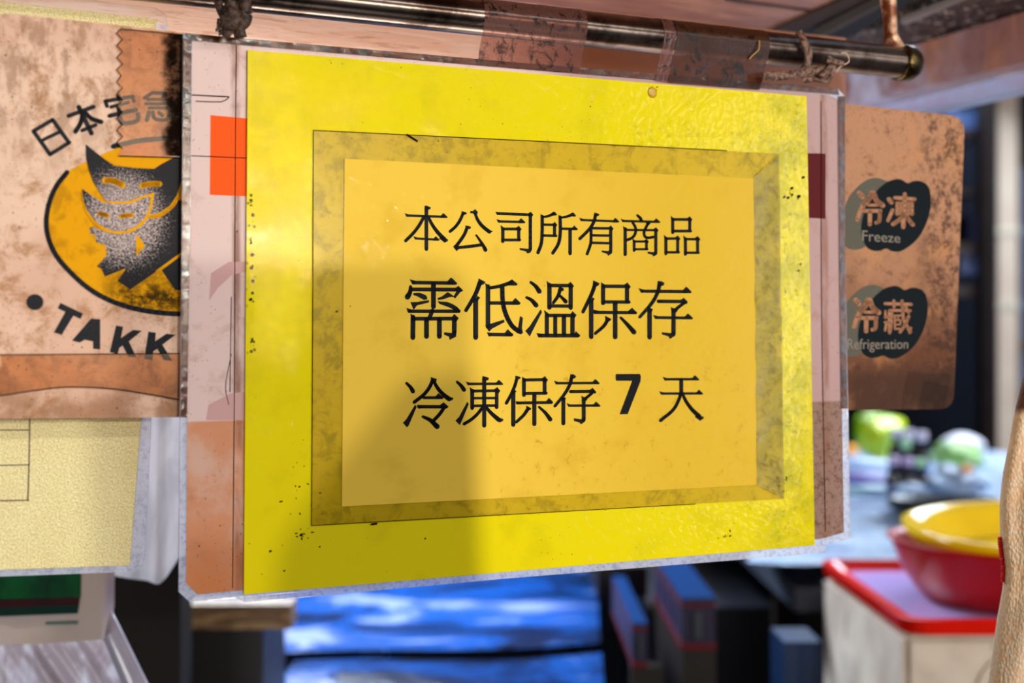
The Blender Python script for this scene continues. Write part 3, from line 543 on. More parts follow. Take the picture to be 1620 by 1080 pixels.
# 2 pink laminated sheet in its clear sleeve
pk = thing('laminated_poster', (0, 0, 0), 'pinkish laminated sheet with orange and maroon blocks, sticking out around the yellow sheet', 'poster', M=signbase(810, 900))
outer = [(290, 52), (810, 98), (1325, 140), (1337, 152), (1337, 400), (1346, 852), (1300, 862), (820, 905), (300, 952), (283, 936), (285, 660), (288, 340)]
inner = [(304, 63), (810, 107), (1310, 150), (1326, 158), (1328, 400), (1335, 842), (1300, 852), (820, 893), (312, 940), (294, 922), (296, 660), (301, 340)]
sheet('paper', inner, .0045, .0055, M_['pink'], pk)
bm = bmesh.new(); ring(bm, [P(x, y, .006) for x, y in outer], [P(x, y, .006) for x, y in inner], .0042, .0060); link('clear_border', mesh('border', bm), M_['clear'], pk, MS)
sheet('brown_edge_tape', [(290, 52), (810, 98), (1325, 140), (1328, 150), (810, 108), (302, 64)], .0061, .0063, M_['clear_dark'], pk)
bm = bmesh.new(); flatpoly(bm, [(333, 182), (400, 188), (400, 311), (332, 308)], .0056); link('orange_block', flat('b', bm), M_['orange'], pk, MS)
bm = bmesh.new(); flatpoly(bm, [(1270, 242), (1306, 243), (1306, 346), (1270, 344)], .0056); link('maroon_block', flat('b', bm), M_['maroon'], pk, MS)
bm = bmesh.new(); flatpoly(bm, [(334, 432), (362, 414), (400, 414), (400, 428), (368, 434), (345, 455), (331, 475)], .0056); link('faded_print', flat('b', bm), M_['ghost'], pk, MS); bm = bmesh.new(); flatpoly(bm, [(330, 640), (365, 622), (400, 618), (400, 664), (326, 664)], .0056); link('faded_print', flat('b', bm), M_['ghost'], pk, MS)
gl = G(0, 0, 1); gl.st(1.4, (296, 246), (345, 248), (392, 250), sub=1); gl.st(1.2, (374, 72), (372, 300), (371, 600), (368, 930)); gl.st(2.0, (300, 150), (340, 152), (362, 153), sub=2); gl.st(1.6, (362, 154), (350, 161), (310, 160), sub=2); gl.st(1.2, (366, 470), (364, 620), sub=2); gl.st(1.0, (366, 560), (357, 610), (362, 640))
gl.st(1.3, (1299, 160), (1300, 500), (1306, 840)); decal('lamination_crease', [gl], .0057, M_['grime'], pk)['kind'] = 'stuff'
sheet('grimy_side_edge', [(1326, 152), (1337, 152), (1337, 400), (1341, 646), (1331, 646), (1328, 400)], .0061, .0063, M_['clear_dark'], pk)
sheet('left_side_edge', [(290, 60), (303, 64), (301, 340), (296, 660), (286, 660), (288, 340)], .0061, .0063, M_['clear_dark'], pk)

# 3 bright yellow sheet with clear bottom lamination
ys = thing('yellow_poster', (0, 0, 0), 'large bright acid-yellow sheet hanging from the steel rod', 'poster', M=signbase(840, 905))
sheet('paper', [(392, 79), (1276, 152), (1289, 862), (386, 940)], .0066, .0072, M_['yellow'], ys)
sheet('clear_bottom_edge', [(372, 945), (386, 939.5), (700, 913), (1289, 862.5), (1306, 861), (1306, 874), (800, 915), (388, 953)], .0064, .0072, M_['clear'], ys)
gl = G(0, 0, 1)
rg = random.Random(3)
for (cx_, cy_, sp, k_) in ((478, 850, 10, 16), (1032, 146, 7, 20), (395, 320, 5, 10), (393, 380, 6, 22), (1262, 420, 10, 6), (1255, 310, 10, 6), (1240, 770, 12, 10), (1150, 855, 12, 8), (700, 280, 120, 10), (560, 560, 60, 8), (900, 180, 150, 8), (470, 800, 50, 12), (1190, 900, 30, 3)):
    for _ in range(k_):
        x = cx_+rg.gauss(0, sp*.5); y = cy_+rg.gauss(0, sp*.6); r_ = rg.uniform(.5, 1.5); a_ = rg.uniform(0, 3.14); dx = math.cos(a_)*r_*rg.uniform(.2, 1.4); dy = math.sin(a_)*r_*rg.uniform(.2, 1.4)
        if 396 < x < 1275 and 95 < y < 855: gl.st(r_*1.5, (x-dx, y-dy), (x+dx, y+dy), sub=1)
for x, y, r_ in ((396, 474, 4.5), (397, 541, 3), (532, 493, 3.6), (1252, 298, 4), (1263, 311, 5), (1246, 313, 4), (1240, 312, 3), (1270, 281, 4), (427, 872, 3.2), (449, 903, 2.4), (505, 865, 2), (672, 852, 2)): gl.st(r_, (x, y), (x+1.5, y-.8), sub=1)
decal('dirt_spots', [gl], .0073, M_['grime'], ys)['kind'] = 'stuff'
t = NT('amber_glob'); M_['glob'] = t.done(t.pbsdf(srgb('#C79A05'), .15, 0, .6, t.bump(t.noise(400), .4, .001)))
bm = bmesh.new(); u_, v_ = P(1032, 146, .0073); bmesh.ops.create_uvsphere(bm, u_segments=16, v_segments=8, radius=.0038, matrix=Matrix.Translation((u_, v_, .0072)) @ Matrix.Diagonal((1, 1, .25, 1))); link('glue_blob', mesh('g', bm, True), M_['glob'], ys, MS)

# 4 the laminated notice with the black text
nt = thing('laminated_notice', (0, 0, 0), 'buff yellow laminated card notice with three lines of black Chinese text, in front of everything', 'notice', M=signbase(860, 810))
po = [(497, 206), (868, 224), (1233, 243), (1238, 500), (1241, 789), (868, 810), (493, 831), (495, 500)]
pi_ = [(545, 251), (868, 267), (1192, 282), (1195, 500), (1197, 767), (868, 784), (541, 801), (543, 500)]
bm = bmesh.new(); A_ = [P(x, y, .0084) for x, y in po]; B_ = [P(x, y, .0084) for x, y in pi_]
prism(bm, [A_[0], A_[1], A_[2], B_[2], B_[1], B_[0], B_[7], B_[6], B_[5], B_[4], A_[4], A_[5], A_[6], A_[7]], .0074, .0078)
link('pouch_border', mesh('pb', bm), M_['pouch'], nt, MS)
# right hand border: slightly lifted and wrinkled film
bm = bmesh.new(); NX, NY = 10, 60; gr = []
for j in range(NY+1):
    b_ = j/NY; row = []
    for i in range(NX+1):
        a_ = i/NX; x = (1192+5*b_)*(1-a_)+(1233+8*b_)*a_; y = (282+485*b_)*(1-a_)+(243+546*b_)*a_
        z = .0080+.0012*math.sin(a_*math.pi)*(.5+.5*math.sin(b_*9+1))+.0003*math.sin(b_*37+a_*5)
        u_, v_ = P(x, y, z); row.append(bm.verts.new((u_, v_, z)))
    gr.append(row)
for j in range(NY):
    for i in range(NX): bm.faces.new((gr[j][i], gr[j+1][i], gr[j+1][i+1], gr[j][i+1]))
link('lifted_pouch_edge', mesh('pe', bm, True), M_['pouch_worn'], nt, MS)
gl = G(0, 0, 1); gl.st(1.2, (497, 206), (868, 224), (1150, 238), sub=1); gl.st(1.1, (496, 206), (495, 500), (493, 831), sub=1); gl.st(1.1, (493, 831), (868, 810), (1100, 797), sub=1); gl.st(3, (644, 213), (660, 223), sub=1); gl.st(3, (588, 829), (596, 828)); gl.st(2.5, (896, 779), (915, 778))
decal('pouch_seam', [gl], .00795, M_['grime'], nt)['kind'] = 'stuff'
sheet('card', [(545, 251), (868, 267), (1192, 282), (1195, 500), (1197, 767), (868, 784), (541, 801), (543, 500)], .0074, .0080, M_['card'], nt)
decal('first_text_line', [a1, a2, a3, a4], .00815, M_['ink'], nt)
decal('second_text_line', [b1, b2, b3, b4], .00815, M_['ink'], nt)
decal('third_text_line', [c1, c2, c3, c4], .00815, M_['ink'], nt)

# 5 cream price sheet at the left, behind the courier sign
def m_cream():
    t = NT('glitter_cream_paper'); c = t.mix(t.ramp(t.noise(1000, detail=3, rough=.7), .42, .58), srgb('#E6CF88'), srgb('#FFF6BC'))
    c = t.mix(t.math('MULTIPLY', t.ramp(t.noise(20), .4, .7), .3), c, srgb('#D9BE80'))
    return t.done(t.pbsdf(c, .3, .0, .6, t.bump(t.noise(700, detail=2), .9, .0012)))
M_['cream'] = m_cream(); t = NT('brown_ruled_line'); M_['brownline'] = t.done(t.pbsdf(srgb('#4E2A22'), .5))
pl = thing('price_sheet', (0, 0, 0), 'cream glitter laminated sheet with thin brown table lines, behind the courier sign at left', 'sheet', M=signbase(60, 900))
def Q(x, y): return (x, y)
nb = -.022
sheet('paper', [(-60, -4), (248, 30), (232, 400), (224, 660), (206, 894), (-60, 903)], nb-.0008, nb, M_['cream'], pl)
op = rounded([(-70, -6), (266, 16), (240, 660), (229, 893), (-70, 912)], [2, 14, 2, 16, 2], 3)
bm = bmesh.new(); prism(bm, [P(x, y, nb+.001) for x, y in rounded([(246, 38), (266, 40), (240, 660), (229, 893), (206, 897), (224, 660), (232, 400)], [1, 1, 1, 14, 1, 1, 1], 3)], nb-.001, nb+.0008); link('clear_side_border', mesh('cb', bm), M_['clear'], pl, MS)
bm = bmesh.new(); prism(bm, [P(x, y, nb+.001) for x, y in [(-60, 903.5), (206, 894.5), (228, 893), (214, 904), (-60, 914)]], nb-.001, nb+.0008); link('clear_bottom_border', mesh('cb', bm), M_['clear'], pl, MS)
bm = bmesh.new(); prism(bm, [P(x, y, nb+.001) for x, y in [(-60, -28), (180, 4), (245, 12), (262, 22), (266, 40), (248, 30), (-60, -4)]], nb-.001, nb+.0008); link('clear_top_border', mesh('cb', bm), film('soft_clear_border', '#FFFFFF', '#F0DCD8', .16, None, .15, .1, .5), pl, MS)
g = G(0, 0, 1); g.st(2, (48, 600), (46, 735), (44, 792), sub=1); g.st(1.8, (-50, 680), (47, 680), sub=1); g.st(1.8, (-50, 737), (46, 735), sub=1); g.st(2, (-50, 793), (45, 791), sub=1)
bm = bmesh.new()
for poly in g.polys: flatpoly(bm, poly, nb+.0002)
link('table_lines', flat('tl', bm), M_['brownline'], pl, MS)

# ------------------------------------------------------------ steel rod and ties
def SP(px, py, n=0.0): u_, v_ = P(px, py, n); return O+U*u_+V*v_+N*n
def m_steel():
    t = NT('stained_steel'); c = t.mix(t.ramp(t.noise(22, detail=6, rough=.7), .40, .62), srgb('#8A7A70'), srgb('#4A3A32'))
    r = t.math('ADD', t.math('MULTIPLY', t.ramp(t.noise(300, detail=4), .5, .65), .10), .13)
    q = t.n('ShaderNodeBsdfPrincipled'); t.val(q.inputs['Base Color'], c); q.inputs['Metallic'].default_value = 1; q.inputs['Roughness'].default_value = .33
    q.inputs['Anisotropic'].default_value = 1.0; cv = t.n('ShaderNodeCombineXYZ')
    for i_ in range(3): cv.inputs[i_].default_value = ax[i_]
    t.l(cv.outputs[0], q.inputs['Tangent']); return t.done(q.outputs[0])
nr = -.004
r0, r1 = SP(-260, -83, nr), SP(1425, 99, nr)
ax = (r1-r0).normalized(); M_['steel'] = m_steel()
rod = thing('hanging_rod', tuple((r0+r1)/2), 'dark shiny steel rod the signs hang from, under the canopy', 'rod')
bm = bmesh.new(); tube(bm, [r0, r1], .0116, 40, up=N); link('rail', mesh('rod', bm, True), M_['steel'], rod)
bm = bmesh.new(); tube(bm, [r1-ax*.003, r1-ax*.0025, r1+ax*.002, r1+ax*.008, r1+ax*.0135, r1+ax*.0165], [.0118, .0132, .0135, .0132, .0100, .004], 40, up=N); link('end_cap', mesh('cap', bm, True), simple('greasy_brass_cap', '#5A4A2C', .22, 1.0, .5, (150, .8, '#1A120C'), (400, .4, .001)), rod)
tb = W(1408, 70, r1.y-.004); tt = W(1406, -60, r1.y-.004)
bm = bmesh.new(); tube(bm, [tt, W(1405, 0, r1.y-.004), W(1408, 30, r1.y-.004), W(1409, 55, r1.y-.004), W(1414, 78, r1.y-.004)], [.0066, .0060, .0052, .0050, .0085], 20, up=Vector((0, 1, 0)))
t = NT('rusty_bracket'); c = t.mix(t.ramp(t.noise(60, detail=6), .42, .6), srgb('#E2B594'), srgb('#7A3A14')); link('bracket', mesh('br', bm, True), t.done(t.pbsdf(c, .35, .3, .5, t.bump(t.noise(300), .3, .001))), rod)
# clear tape wrapped over the rod, holding the signs
def wrap(name, x0, x1, ytop, ybot, mat, label, seg=16):
    """tape that follows the front of the rod and drops to the top edge of the sheet; x in px"""
    bm = bmesh.new(); rows = []
    for i in range(9):
        px = x0+(x1-x0)*i/8; fr = (px-x0)/(x1-x0)
        a0 = SP(px, 540, 0); s_ = (a0-r0).dot(ax)
        cpt = r0+ax*((P(px, 60, nr)[0]-P(-260, -83, nr)[0])/ax.dot(U))
        up = V; row = []
        for k in range(seg+1):
            ang = math.radians(100-118*k/seg)   # from top of rod over the front
            row.append(cpt+(up*math.sin(ang)+N*math.cos(ang))*(.0119+.0002*math.sin(i*2.1+k)))
        b0 = row[-1]; yb = ybot[0]+(ybot[1]-ybot[0])*fr; b1 = SP(px, yb, .0066)
        for k in range(1, 7):
            q = b0.lerp(b1, k/6)+N*(.0006*math.sin(i*1.7+k*1.3)*(k < 6)); row.append(q)
        rows.append([bm.verts.new(q) for q in row])
    for A, B in zip(rows, rows[1:]):
        for k in range(len(A)-1): bm.faces.new((A[k], A[k+1], B[k+1], B[k]))
    o = link(name, mesh(name, bm, True), mat); tag(o, label, 'tape', None)
    return o
o = wrap('sticky_tape', 755, 916, 20, (101, 116), M_['tape_clear'], 'dirty clear tape over the rod, leftmost of the three wraps above the yellow sheet')
o = wrap('sticky_tape', 1036, 1055, 20, (128, 131), M_['tape_clear'], 'narrow strip of dirty tape on the rod beside the brown gap')
o = wrap('sticky_tape', 1056, 1202, 20, (131, 142), film('brown_greasy_tape', '#B98468', '#5A3220', .40, '#1E0F08', .3, .3, .2, 80, .75, 100), 'brown greasy tape over the rod, rightmost of the three wraps above the yellow sheet')

# cloth knot at the left
def m_cord(name, a, b): 
    t = NT(name); c = t.mix(t.ramp(t.noise(260, detail=5, rough=.7), .42, .6), srgb(a), srgb(b)); return t.done(t.pbsdf(c, .55, 0, .4, t.bump(t.noise(700, detail=3), .6, .001)))
M_['cord'] = m_cord('greasy_brown_cord', '#553C30', '#140C08'); M_['strap'] = m_cord('dry_brown_ribbon', '#8E6C5C', '#452E24')
kn = thing('rope_knot', tuple(SP(365, 45, .018)), 'greasy brown rope knotted around the rod at its left end', 'rope')
def cpath(bm, pts, r, nn=.014, seg=10, **k): tube(bm, [SP(p[0], p[1], p[2] if len(p) > 2 else nn) for p in cr([Vector((*q, nn)) if len(q) == 2 else Vector(q) for q in pts], sub=5)], r, seg, **k)
bm = bmesh.new(); cpath(bm, [(352, -30), (345, -2), (349, 16), (357, 30), (366, 38)], .0024); cpath(bm, [(382, -25), (386, 5), (388, 24), (384, 36), (372, 40)], .0042); cpath(bm, [(366, -25), (366, 8), (360, 22), (362, 34)], .0040, .018); link('loop', mesh('loop', bm, True), M_['cord'], kn)
bm = bmesh.new(); cpath(bm, [(356, 24, .02), (366, 20, .022), (375, 27, .022), (371, 36, .022), (360, 37, .022), (353, 30, .02)], .0038); link('knot', mesh('knot', bm, True), M_['cord'], kn)
bm = bmesh.new(); cpath(bm, [(370, 34), (377, 46), (381, 60)], [.004]*5+[.0036]*6, .016); cpath(bm, [(360, 36), (355, 46), (365, 56)], .0034, .017); 
rr = random.Random(5)
for i in range(16):
    x = 345+rr.random()*12; y = 30+rr.random()*20; cpath(bm, [(x, y), (x-6+rr.random()*8, y+rr.random()*6-3), (x-5+rr.random()*10, y+4+rr.random()*6)], .0007, .018+rr.random()*.006, 5)
link('frayed_end', mesh('fray', bm, True), M_['cord'], kn)
# ribbon at the right
rb = thing('tied_ribbon', tuple(SP(1270, 120, .02)), 'dry brown ribbon knotted around the rod at its right end', 'ribbon')
def ribbon(bm, pts, w0, w1, nn):
    """flat strip following px points, width in px"""
    q = cr([Vector((*p, nn)) if len(p) == 2 else Vector(p) for p in pts], sub=6); L = []
    for i, p in enumerate(q):
        d = (q[min(i+1, len(q)-1)]-q[max(i-1, 0)]); d.z = 0; d.normalize(); m = Vector((-d.y, d.x, 0)); hw = (w0+(w1-w0)*i/(len(q)-1))/2
        for nz in (0, .0012):
            a = p+m*hw; b = p-m*hw; c_ = p+m*hw*.0
            L.append((bm.verts.new(SP(a.x, a.y, p.z+nz)), bm.verts.new(SP(c_.x, c_.y, p.z+nz+.0012)), bm.verts.new(SP(b.x, b.y, p.z+nz))))
    for i in range(0, len(L)-2, 2):
        A0, A1, B0, B1 = L[i], L[i+1], L[i+2], L[i+3]
        for k in range(2): bm.faces.new((A1[k], A1[k+1], B1[k+1], B1[k])); bm.faces.new((A0[k+1], A0[k], B0[k], B0[k+1]))
        bm.faces.new((A0[0], A1[0], B1[0], B0[0])); bm.faces.new((A1[2], A0[2], B0[2], B1[2]))
bm = bmesh.new(); ribbon(bm, [(1263, 50, .004), (1272, 66, .0115), (1279, 84, .0125), (1277, 100, .012), (1268, 115, .009)], 12, 12, .012); link('loop', mesh('loop', bm, True), M_['strap'], rb)
bm = bmesh.new(); ribbon(bm, [(1210, 121), (1245, 119), (1285, 114), (1310, 107)], 15, 14, .014); link('long_tail', mesh('tail', bm, True), M_['strap'], rb)
bm = bmesh.new(); ribbon(bm, [(1300, 120), (1318, 102), (1308, 92)], 10, 12, .018); ribbon(bm, [(1309, 94), (1322, 98), (1336, 100)], 10, 8, .020); ribbon(bm, [(1270, 125), (1290, 124), (1308, 128), (1316, 118)], 14, 7, .012); link('knot', mesh('knot', bm, True), M_['strap'], rb)
bm = bmesh.new(); cpath(bm, [(1322, 115), (1330, 105), (1340, 100), (1343, 96), (1342, 90), (1338, 84), (1330, 84)], .0006, .020, 6); link('loose_thread', mesh('thr', bm, True), simple('pale_thread', '#C7A58C', .6), rb)
bm = bmesh.new(); cpath(bm, [(1201, 64, .009), (1201, 74, .0095), (1199, 80, .0095), (1190, 88, .009), (1185, 94, .008)], .0006, .009, 6)
tag(link('twine_scrap', mesh('tw', bm, True), simple('straw_twine', '#B08A4A', .6)), 'short straw-coloured scrap of twine stuck on the rod', 'twine')

# ------------------------------------------------------------ canopy: ceiling planks, fascia, side beam
def wood(name, a, b, c_, stretch=(1, 8, 1), sc_=9, rough=.5, spec=.3):
    t = NT(name); g_ = t.noise(sc_, stretch=stretch, detail=7, rough=.65, dist=1.2)
    c = t.mix(t.ramp(g_, .35, .6), srgb(a), srgb(b)); c = t.mix(t.math('MULTIPLY', t.ramp(t.noise(sc_*4, stretch=stretch, detail=5, off=(5, 5, 5)), .52, .66), .7), c, srgb(c_))
    return t.done(t.pbsdf(c, rough, 0, spec, t.bump(g_, .25, .002)))
FV = Vector((-.2, 1, 0)).normalized()
Uh = Vector((U.x, U.y, 0)).normalized(); Nh = Vector((Uh.y, -Uh.x, 0))
Muh = Matrix(((Uh.x, Nh.x, 0, 0), (Uh.y, Nh.y, 0, 0), (0, 0, 1, 0), (0, 0, 0, 1)))
def rot_frame(p): m = Muh.copy(); m.translation = p; return m
def slab(name, pxs, z, th, mat, frame=Muh, parent=None, kind='structure'):
    """horizontal slab whose underside outline is seen at these pixels"""
    fi = frame.inverted(); pts = []
    for x, y in pxs:
        q = fi @ hit(x, y, Vector((0, 0, z)), Vector((0, 0, 1))); pts.append((q.x, q.y))
    bm = bmesh.new(); zz_ = (fi @ Vector((0, 0, z))).z; prism(bm, pts, zz_, zz_+th)
    o = link(name, mesh(name, bm), mat, parent, frame)
    if kind: o['kind'] = kind
    return o
ZC = CZ+.30
wd = wood('pink_brown_plank', '#B08068', '#855444', '#5A3426', (1.2, 9, 1), 5, .4, .35)
slab('ceiling', [(-300, -420), (1144, -300), (1640, -180), (1338, -2), (1212, 53), (600, 2), (-200, -40), (-400, -100)], ZC, .02, wd)
slab('trim_1', [(1148, -2), (1146, 1), (1281, 19), (1284, 17)], ZC-.001, .001, simple('plank_gap', '#1A0D08', .8), kind='structure')
met = simple('dark_metal_rail', '#0F0C0A', .6, 0, .15, (40, .6, '#120E0C'))
slab('trim_2', [(1212, 54), (1340, -2), (1372, -2), (1236, 64)], ZC-.004, .006, simple('edge_strip', '#3A2A20', .6, 0, .1))
slab('trim_3', [(1236, 64), (1372, -2), (1440, -30), (1500, -30), (1330, 68), (1290, 75)], ZC-.002, .02, met)
slab('trim_4', [(1288, 60), (1412, -4), (1424, -4), (1300, 62)], ZC-.010, .010, simple('rail_lip', '#3E342C', .6, 0, .2))
def m_speck():
    t = NT('soot_crusted_board'); v = t.voro(230, out='Distance'); n_ = t.noise(110, detail=6, rough=.8)
    c = t.mix(t.ramp(n_, .45, .62), srgb('#120C0A'), srgb('#6A5046')); c = t.mix(t.ramp(t.noise(130, detail=3, off=(2, 2, 2)), .61, .65), c, srgb('#DCCCC4'))
    return t.done(t.pbsdf(c, .5, 0, .3, t.bump(n_, .8, .003)))
slab('trim_5', [(1300, 66), (1424, 34), (1640, -50), (1900, -60), (1640, 26), (1446, 92), (1330, 112)], ZC+.003, .02, m_speck())
slab('trim_6', [(1424, 36), (1524, -2), (1530, -2), (1432, 40)], ZC-.002, .005, simple('pale_lip', '#8A7D74', .4, .3))
# side beam running toward the viewer on the right
def m_beam():
    t = NT('lilac_brown_beam'); g_ = t.noise(10, stretch=(6, 1.2, 1), detail=7, rough=.65, dist=1.5)
    c = t.mix(t.ramp(g_, .35, .65), srgb('#B27656'), srgb('#7A4838')); c = t.mix(t.ramp(t.noise(6, detail=4, off=(2, 2, 2)), .44, .60), c, srgb('#94686A'))
    sep = t.n('ShaderNodeSeparateXYZ'); t.l(t.tc.outputs['Object'], sep.inputs[0]); c = t.mix(t.math('MULTIPLY', t.ramp(sep.outputs[0], .46, .36), t.ramp(t.noise(12, off=(7, 7, 0)), .35, .6)), c, srgb('#DCDCFF'))  # bluish daylight on the left end, painted into the beam colour
    return t.done(t.pbsdf(c, .4, 0, .5, t.bump(g_, .3, .002)))
bmat = m_beam()
def beam_from(name, top_px, bot_px, z_top, thick, mat):
    """vertical board facing the viewer: top edge pixel line at height z_top, bottom edge straight below"""
    pts = [hit(x, y, Vector((0, 0, z_top)), Vector((0, 0, 1))) for x, y in top_px]
    d = (pts[1]-pts[0]).normalized(); nn = Vector((d.y, -d.x, 0))
    bots = [hit(x, y, pts[0], nn) for x, y in bot_px]
    bm = bmesh.new(); fr = [pts[0], pts[1], bots[1], bots[0]]; bk = [p+nn*thick for p in fr]
    a = [bm.verts.new(p) for p in fr]; b = [bm.verts.new(p) for p in bk]
    bm.faces.new(a); bm.faces.new(b[::-1])
    for i in range(4): bm.faces.new((a[i], b[i], b[(i+1) % 4], a[(i+1) % 4]))
    o = link(name, mesh(name, bm), mat); o['kind'] = 'structure'; return o, pts, bots, nn
o_, bp, bb, bn = beam_from('beam_side', [(1280, 135), (1760, -6)], [(1280, 194), (1760, 78)], ZC, .03, bmat)
# pale blue underside lip below the beam
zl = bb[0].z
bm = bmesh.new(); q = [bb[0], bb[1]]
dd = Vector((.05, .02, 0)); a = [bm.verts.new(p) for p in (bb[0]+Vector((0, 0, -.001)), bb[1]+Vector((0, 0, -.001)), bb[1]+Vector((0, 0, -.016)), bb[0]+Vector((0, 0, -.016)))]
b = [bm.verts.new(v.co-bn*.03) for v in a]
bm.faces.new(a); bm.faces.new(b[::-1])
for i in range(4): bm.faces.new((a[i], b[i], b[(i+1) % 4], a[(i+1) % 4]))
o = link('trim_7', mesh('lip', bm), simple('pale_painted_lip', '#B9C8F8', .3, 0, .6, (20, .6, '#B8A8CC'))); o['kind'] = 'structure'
# fascia board behind the rod, parallel to it
fas = wood('pale_pink_pine', '#EBC4AE', '#D9A68E', '#B5785C', (1.2, 12, 12), 10, .5, .3)
def wall_board(name, x0, x1, ytop, ybot, n, th, mat):
    bm = bmesh.new(); prism(bm, [P(x0, ytop[0], n), P(x1, ytop[1], n), P(x1, ybot[1], n), P(x0, ybot[0], n)], n-th, n)
    o = link(name, mesh(name, bm), mat, None, MS); o['kind'] = 'structure'; return o
def m_fascia():
    t = NT('pale_pink_pine_board'); g_ = t.noise(10, stretch=(1.4, 14, 1), detail=7, rough=.7, dist=.8)
    c = t.mix(t.ramp(g_, .36, .62), srgb('#FFE4D4'), srgb('#F6CDB4')); c = t.mix(t.math('MULTIPLY', t.ramp(t.noise(26, stretch=(1.2, 10, 1), detail=4, off=(3, 3, 3)), .56, .68), .45), c, srgb('#B87A54'))
    sep = t.n('ShaderNodeSeparateXYZ'); t.l(t.tc.outputs['Object'], sep.inputs[0])
    c = t.mix(t.ramp(sep.outputs[0], .02, .12), c, srgb('#8A5434'))
    c = t.mix(t.ramp(sep.outputs[0], .34, .44), c, srgb('#B7AACB'))  # lit corner at the right end, painted in as lilac
    return t.done(t.pbsdf(c, .45, 0, .4, t.bump(g_, .2, .002)))
wall_board('beam_front', -500, 1338, (-140, 60), (60, 168), -.10, .03, m_fascia())

# ------------------------------------------------------------ right background: post, window, cabinet
def vbox(name, x0, x1, y0, y1, Y, depth, mat, parent=None, kind=None):
    """upright box facing the camera whose front face spans these pixels at distance Y"""
    a = W(x0, y1, Y); b = W(x1, y0, Y); bm = bmesh.new(); box(bm, a.x, b.x, Y, Y+depth, a.z, b.z)
    o = link(name, mesh(name, bm), mat, parent)
    if kind: o['kind'] = kind
    return o
floor_m = simple('wet_dark_floor', '#14161C', .25, 0, .5, (3, .7, '#0A0A0C'))
bm = bmesh.new(); box(bm, -3, 4, -3, 8, -.02, 0); o = link('floor', mesh('floor', bm), floor_m); o['kind'] = 'structure'
bm = bmesh.new(); box(bm, -3, 4, 7.8, 7.9, 0, 3.2); o = link('wall_back', mesh('wall', bm), simple('dark_blue_wall', '#141C2A', .5, 0, .3, (2, .6, '#0B0D14'))); o['kind'] = 'structure'
bm = bmesh.new(); box(bm, -3, -2.9, -3, 7.9, 0, 3.2); o = link('wall_left', mesh('wall', bm), simple('dark_grey_wall', '#1B1A1C', .6)); o['kind'] = 'structure'
# pale post
YP = 5.4
post = thing('white_post', (W(1594, 540, YP).x, YP+.05, 0), 'cream painted upright post at the right, beside the hanging towel', 'post')
pm = simple('cream_painted_post', '#DCC9B4', .25, 0, .6, (6, .4, '#C7A894'))
a = W(1577, 0, YP).x; b = W(1611, 0, YP).x
bm = bmesh.new(); box(bm, a, b, YP, YP+.1, 0, 2.75); bmesh.ops.bevel(bm, geom=bm.edges[:], offset=.006, segments=2, affect='EDGES'); link('shaft', mesh('shaft', bm, False), pm, post)
for y_ in (365, 483):  # pale bands stand in for the highlights on the post
    z = W(0, y_, YP).z; bm = bmesh.new(); box(bm, a-.004, b+.004, YP-.004, YP+.104, z-.012, z+.012); link('band', mesh('band', bm), simple('painted_highlight_band', '#EDE6D2', .15, .4), post)
# cabinet frame and dark shelves behind it
fr = thing('display_cabinet', (W(1480, 540, 5.0).x, 5.1, 0), 'tall dark display cabinet with dim shelves, left of the cream post', 'cabinet')
dk = simple('near_black_wood', '#1C1412', .6, 0, .1, (10, .5, '#0E0A09'))
def fbox(name, x0, x1, y0, y1, Y, d, m): return vbox(name, x0, x1, y0, y1, Y, d, m, fr)
fbox('upright', 1556, 1578, 120, 1230, 4.95, .08, dk)
fbox('back_panel', 1180, 1578, 120, 1210, 5.35, .02, simple('dark_navy_panel', '#0C111C', .7, 0, .1, (5, .5, '#0B0E16')))
for y_, hh in ((204, 9), (300, 6), (385, 16), (452, 16)): fbox('shelf', 1180, 1557, y_, y_+hh, 5.04, .30, simple('brown_shelf', '#3A2722', .4))
gla = simple('blue_grey_box', '#6F86B8', .3, 0, .6, (12, .7, '#2F4A80'))
for i, (x0, x1, y0, y1, hx, lb) in enumerate(((1500, 1552, 176, 203, '#4E6CA4', 'flat blue carton on the top shelf of the dark cabinet'), (1522, 1554, 214, 222, '#55506E', 'thin violet-grey packet lying just below the top shelf of the cabinet'), (1520, 1553, 395, 432, '#6B7BAE', 'blue and lilac tub on the middle shelf of the dark cabinet'), (1535, 1553, 340, 384, '#2C2A44', 'small dark violet box on the upper middle shelf of the cabinet'))):
    o = vbox('storage_box', x0, x1, y0, y1, 5.06, .2, simple('stored_%d' % i, hx, .3, 0, .6, (30, .6, '#20304F'))); tag(o, lb, 'box', 'items in the dark cabinet')
# pale blue window behind the post
vbox('window_1', 1612, 1760, 262, 620, 6.5, .04, simple('pale_blue_pane', '#8FB0E8', .2, 0, .5), kind='structure')
o = vbox('window_frame_rail', 1612, 1760, 540, 553, 6.45, .04, simple('tan_rail', '#B08A68', .5)); o['kind'] = 'structure'; o.name = 'trim_8'
vbox('trim_9', 1606, 1614, 240, 900, 5.6, .05, dk, kind='structure')
vbox('trim_10', 1612, 1760, 225, 262, 6.45, .04, simple('dark_header', '#1C2029', .5), kind='structure')

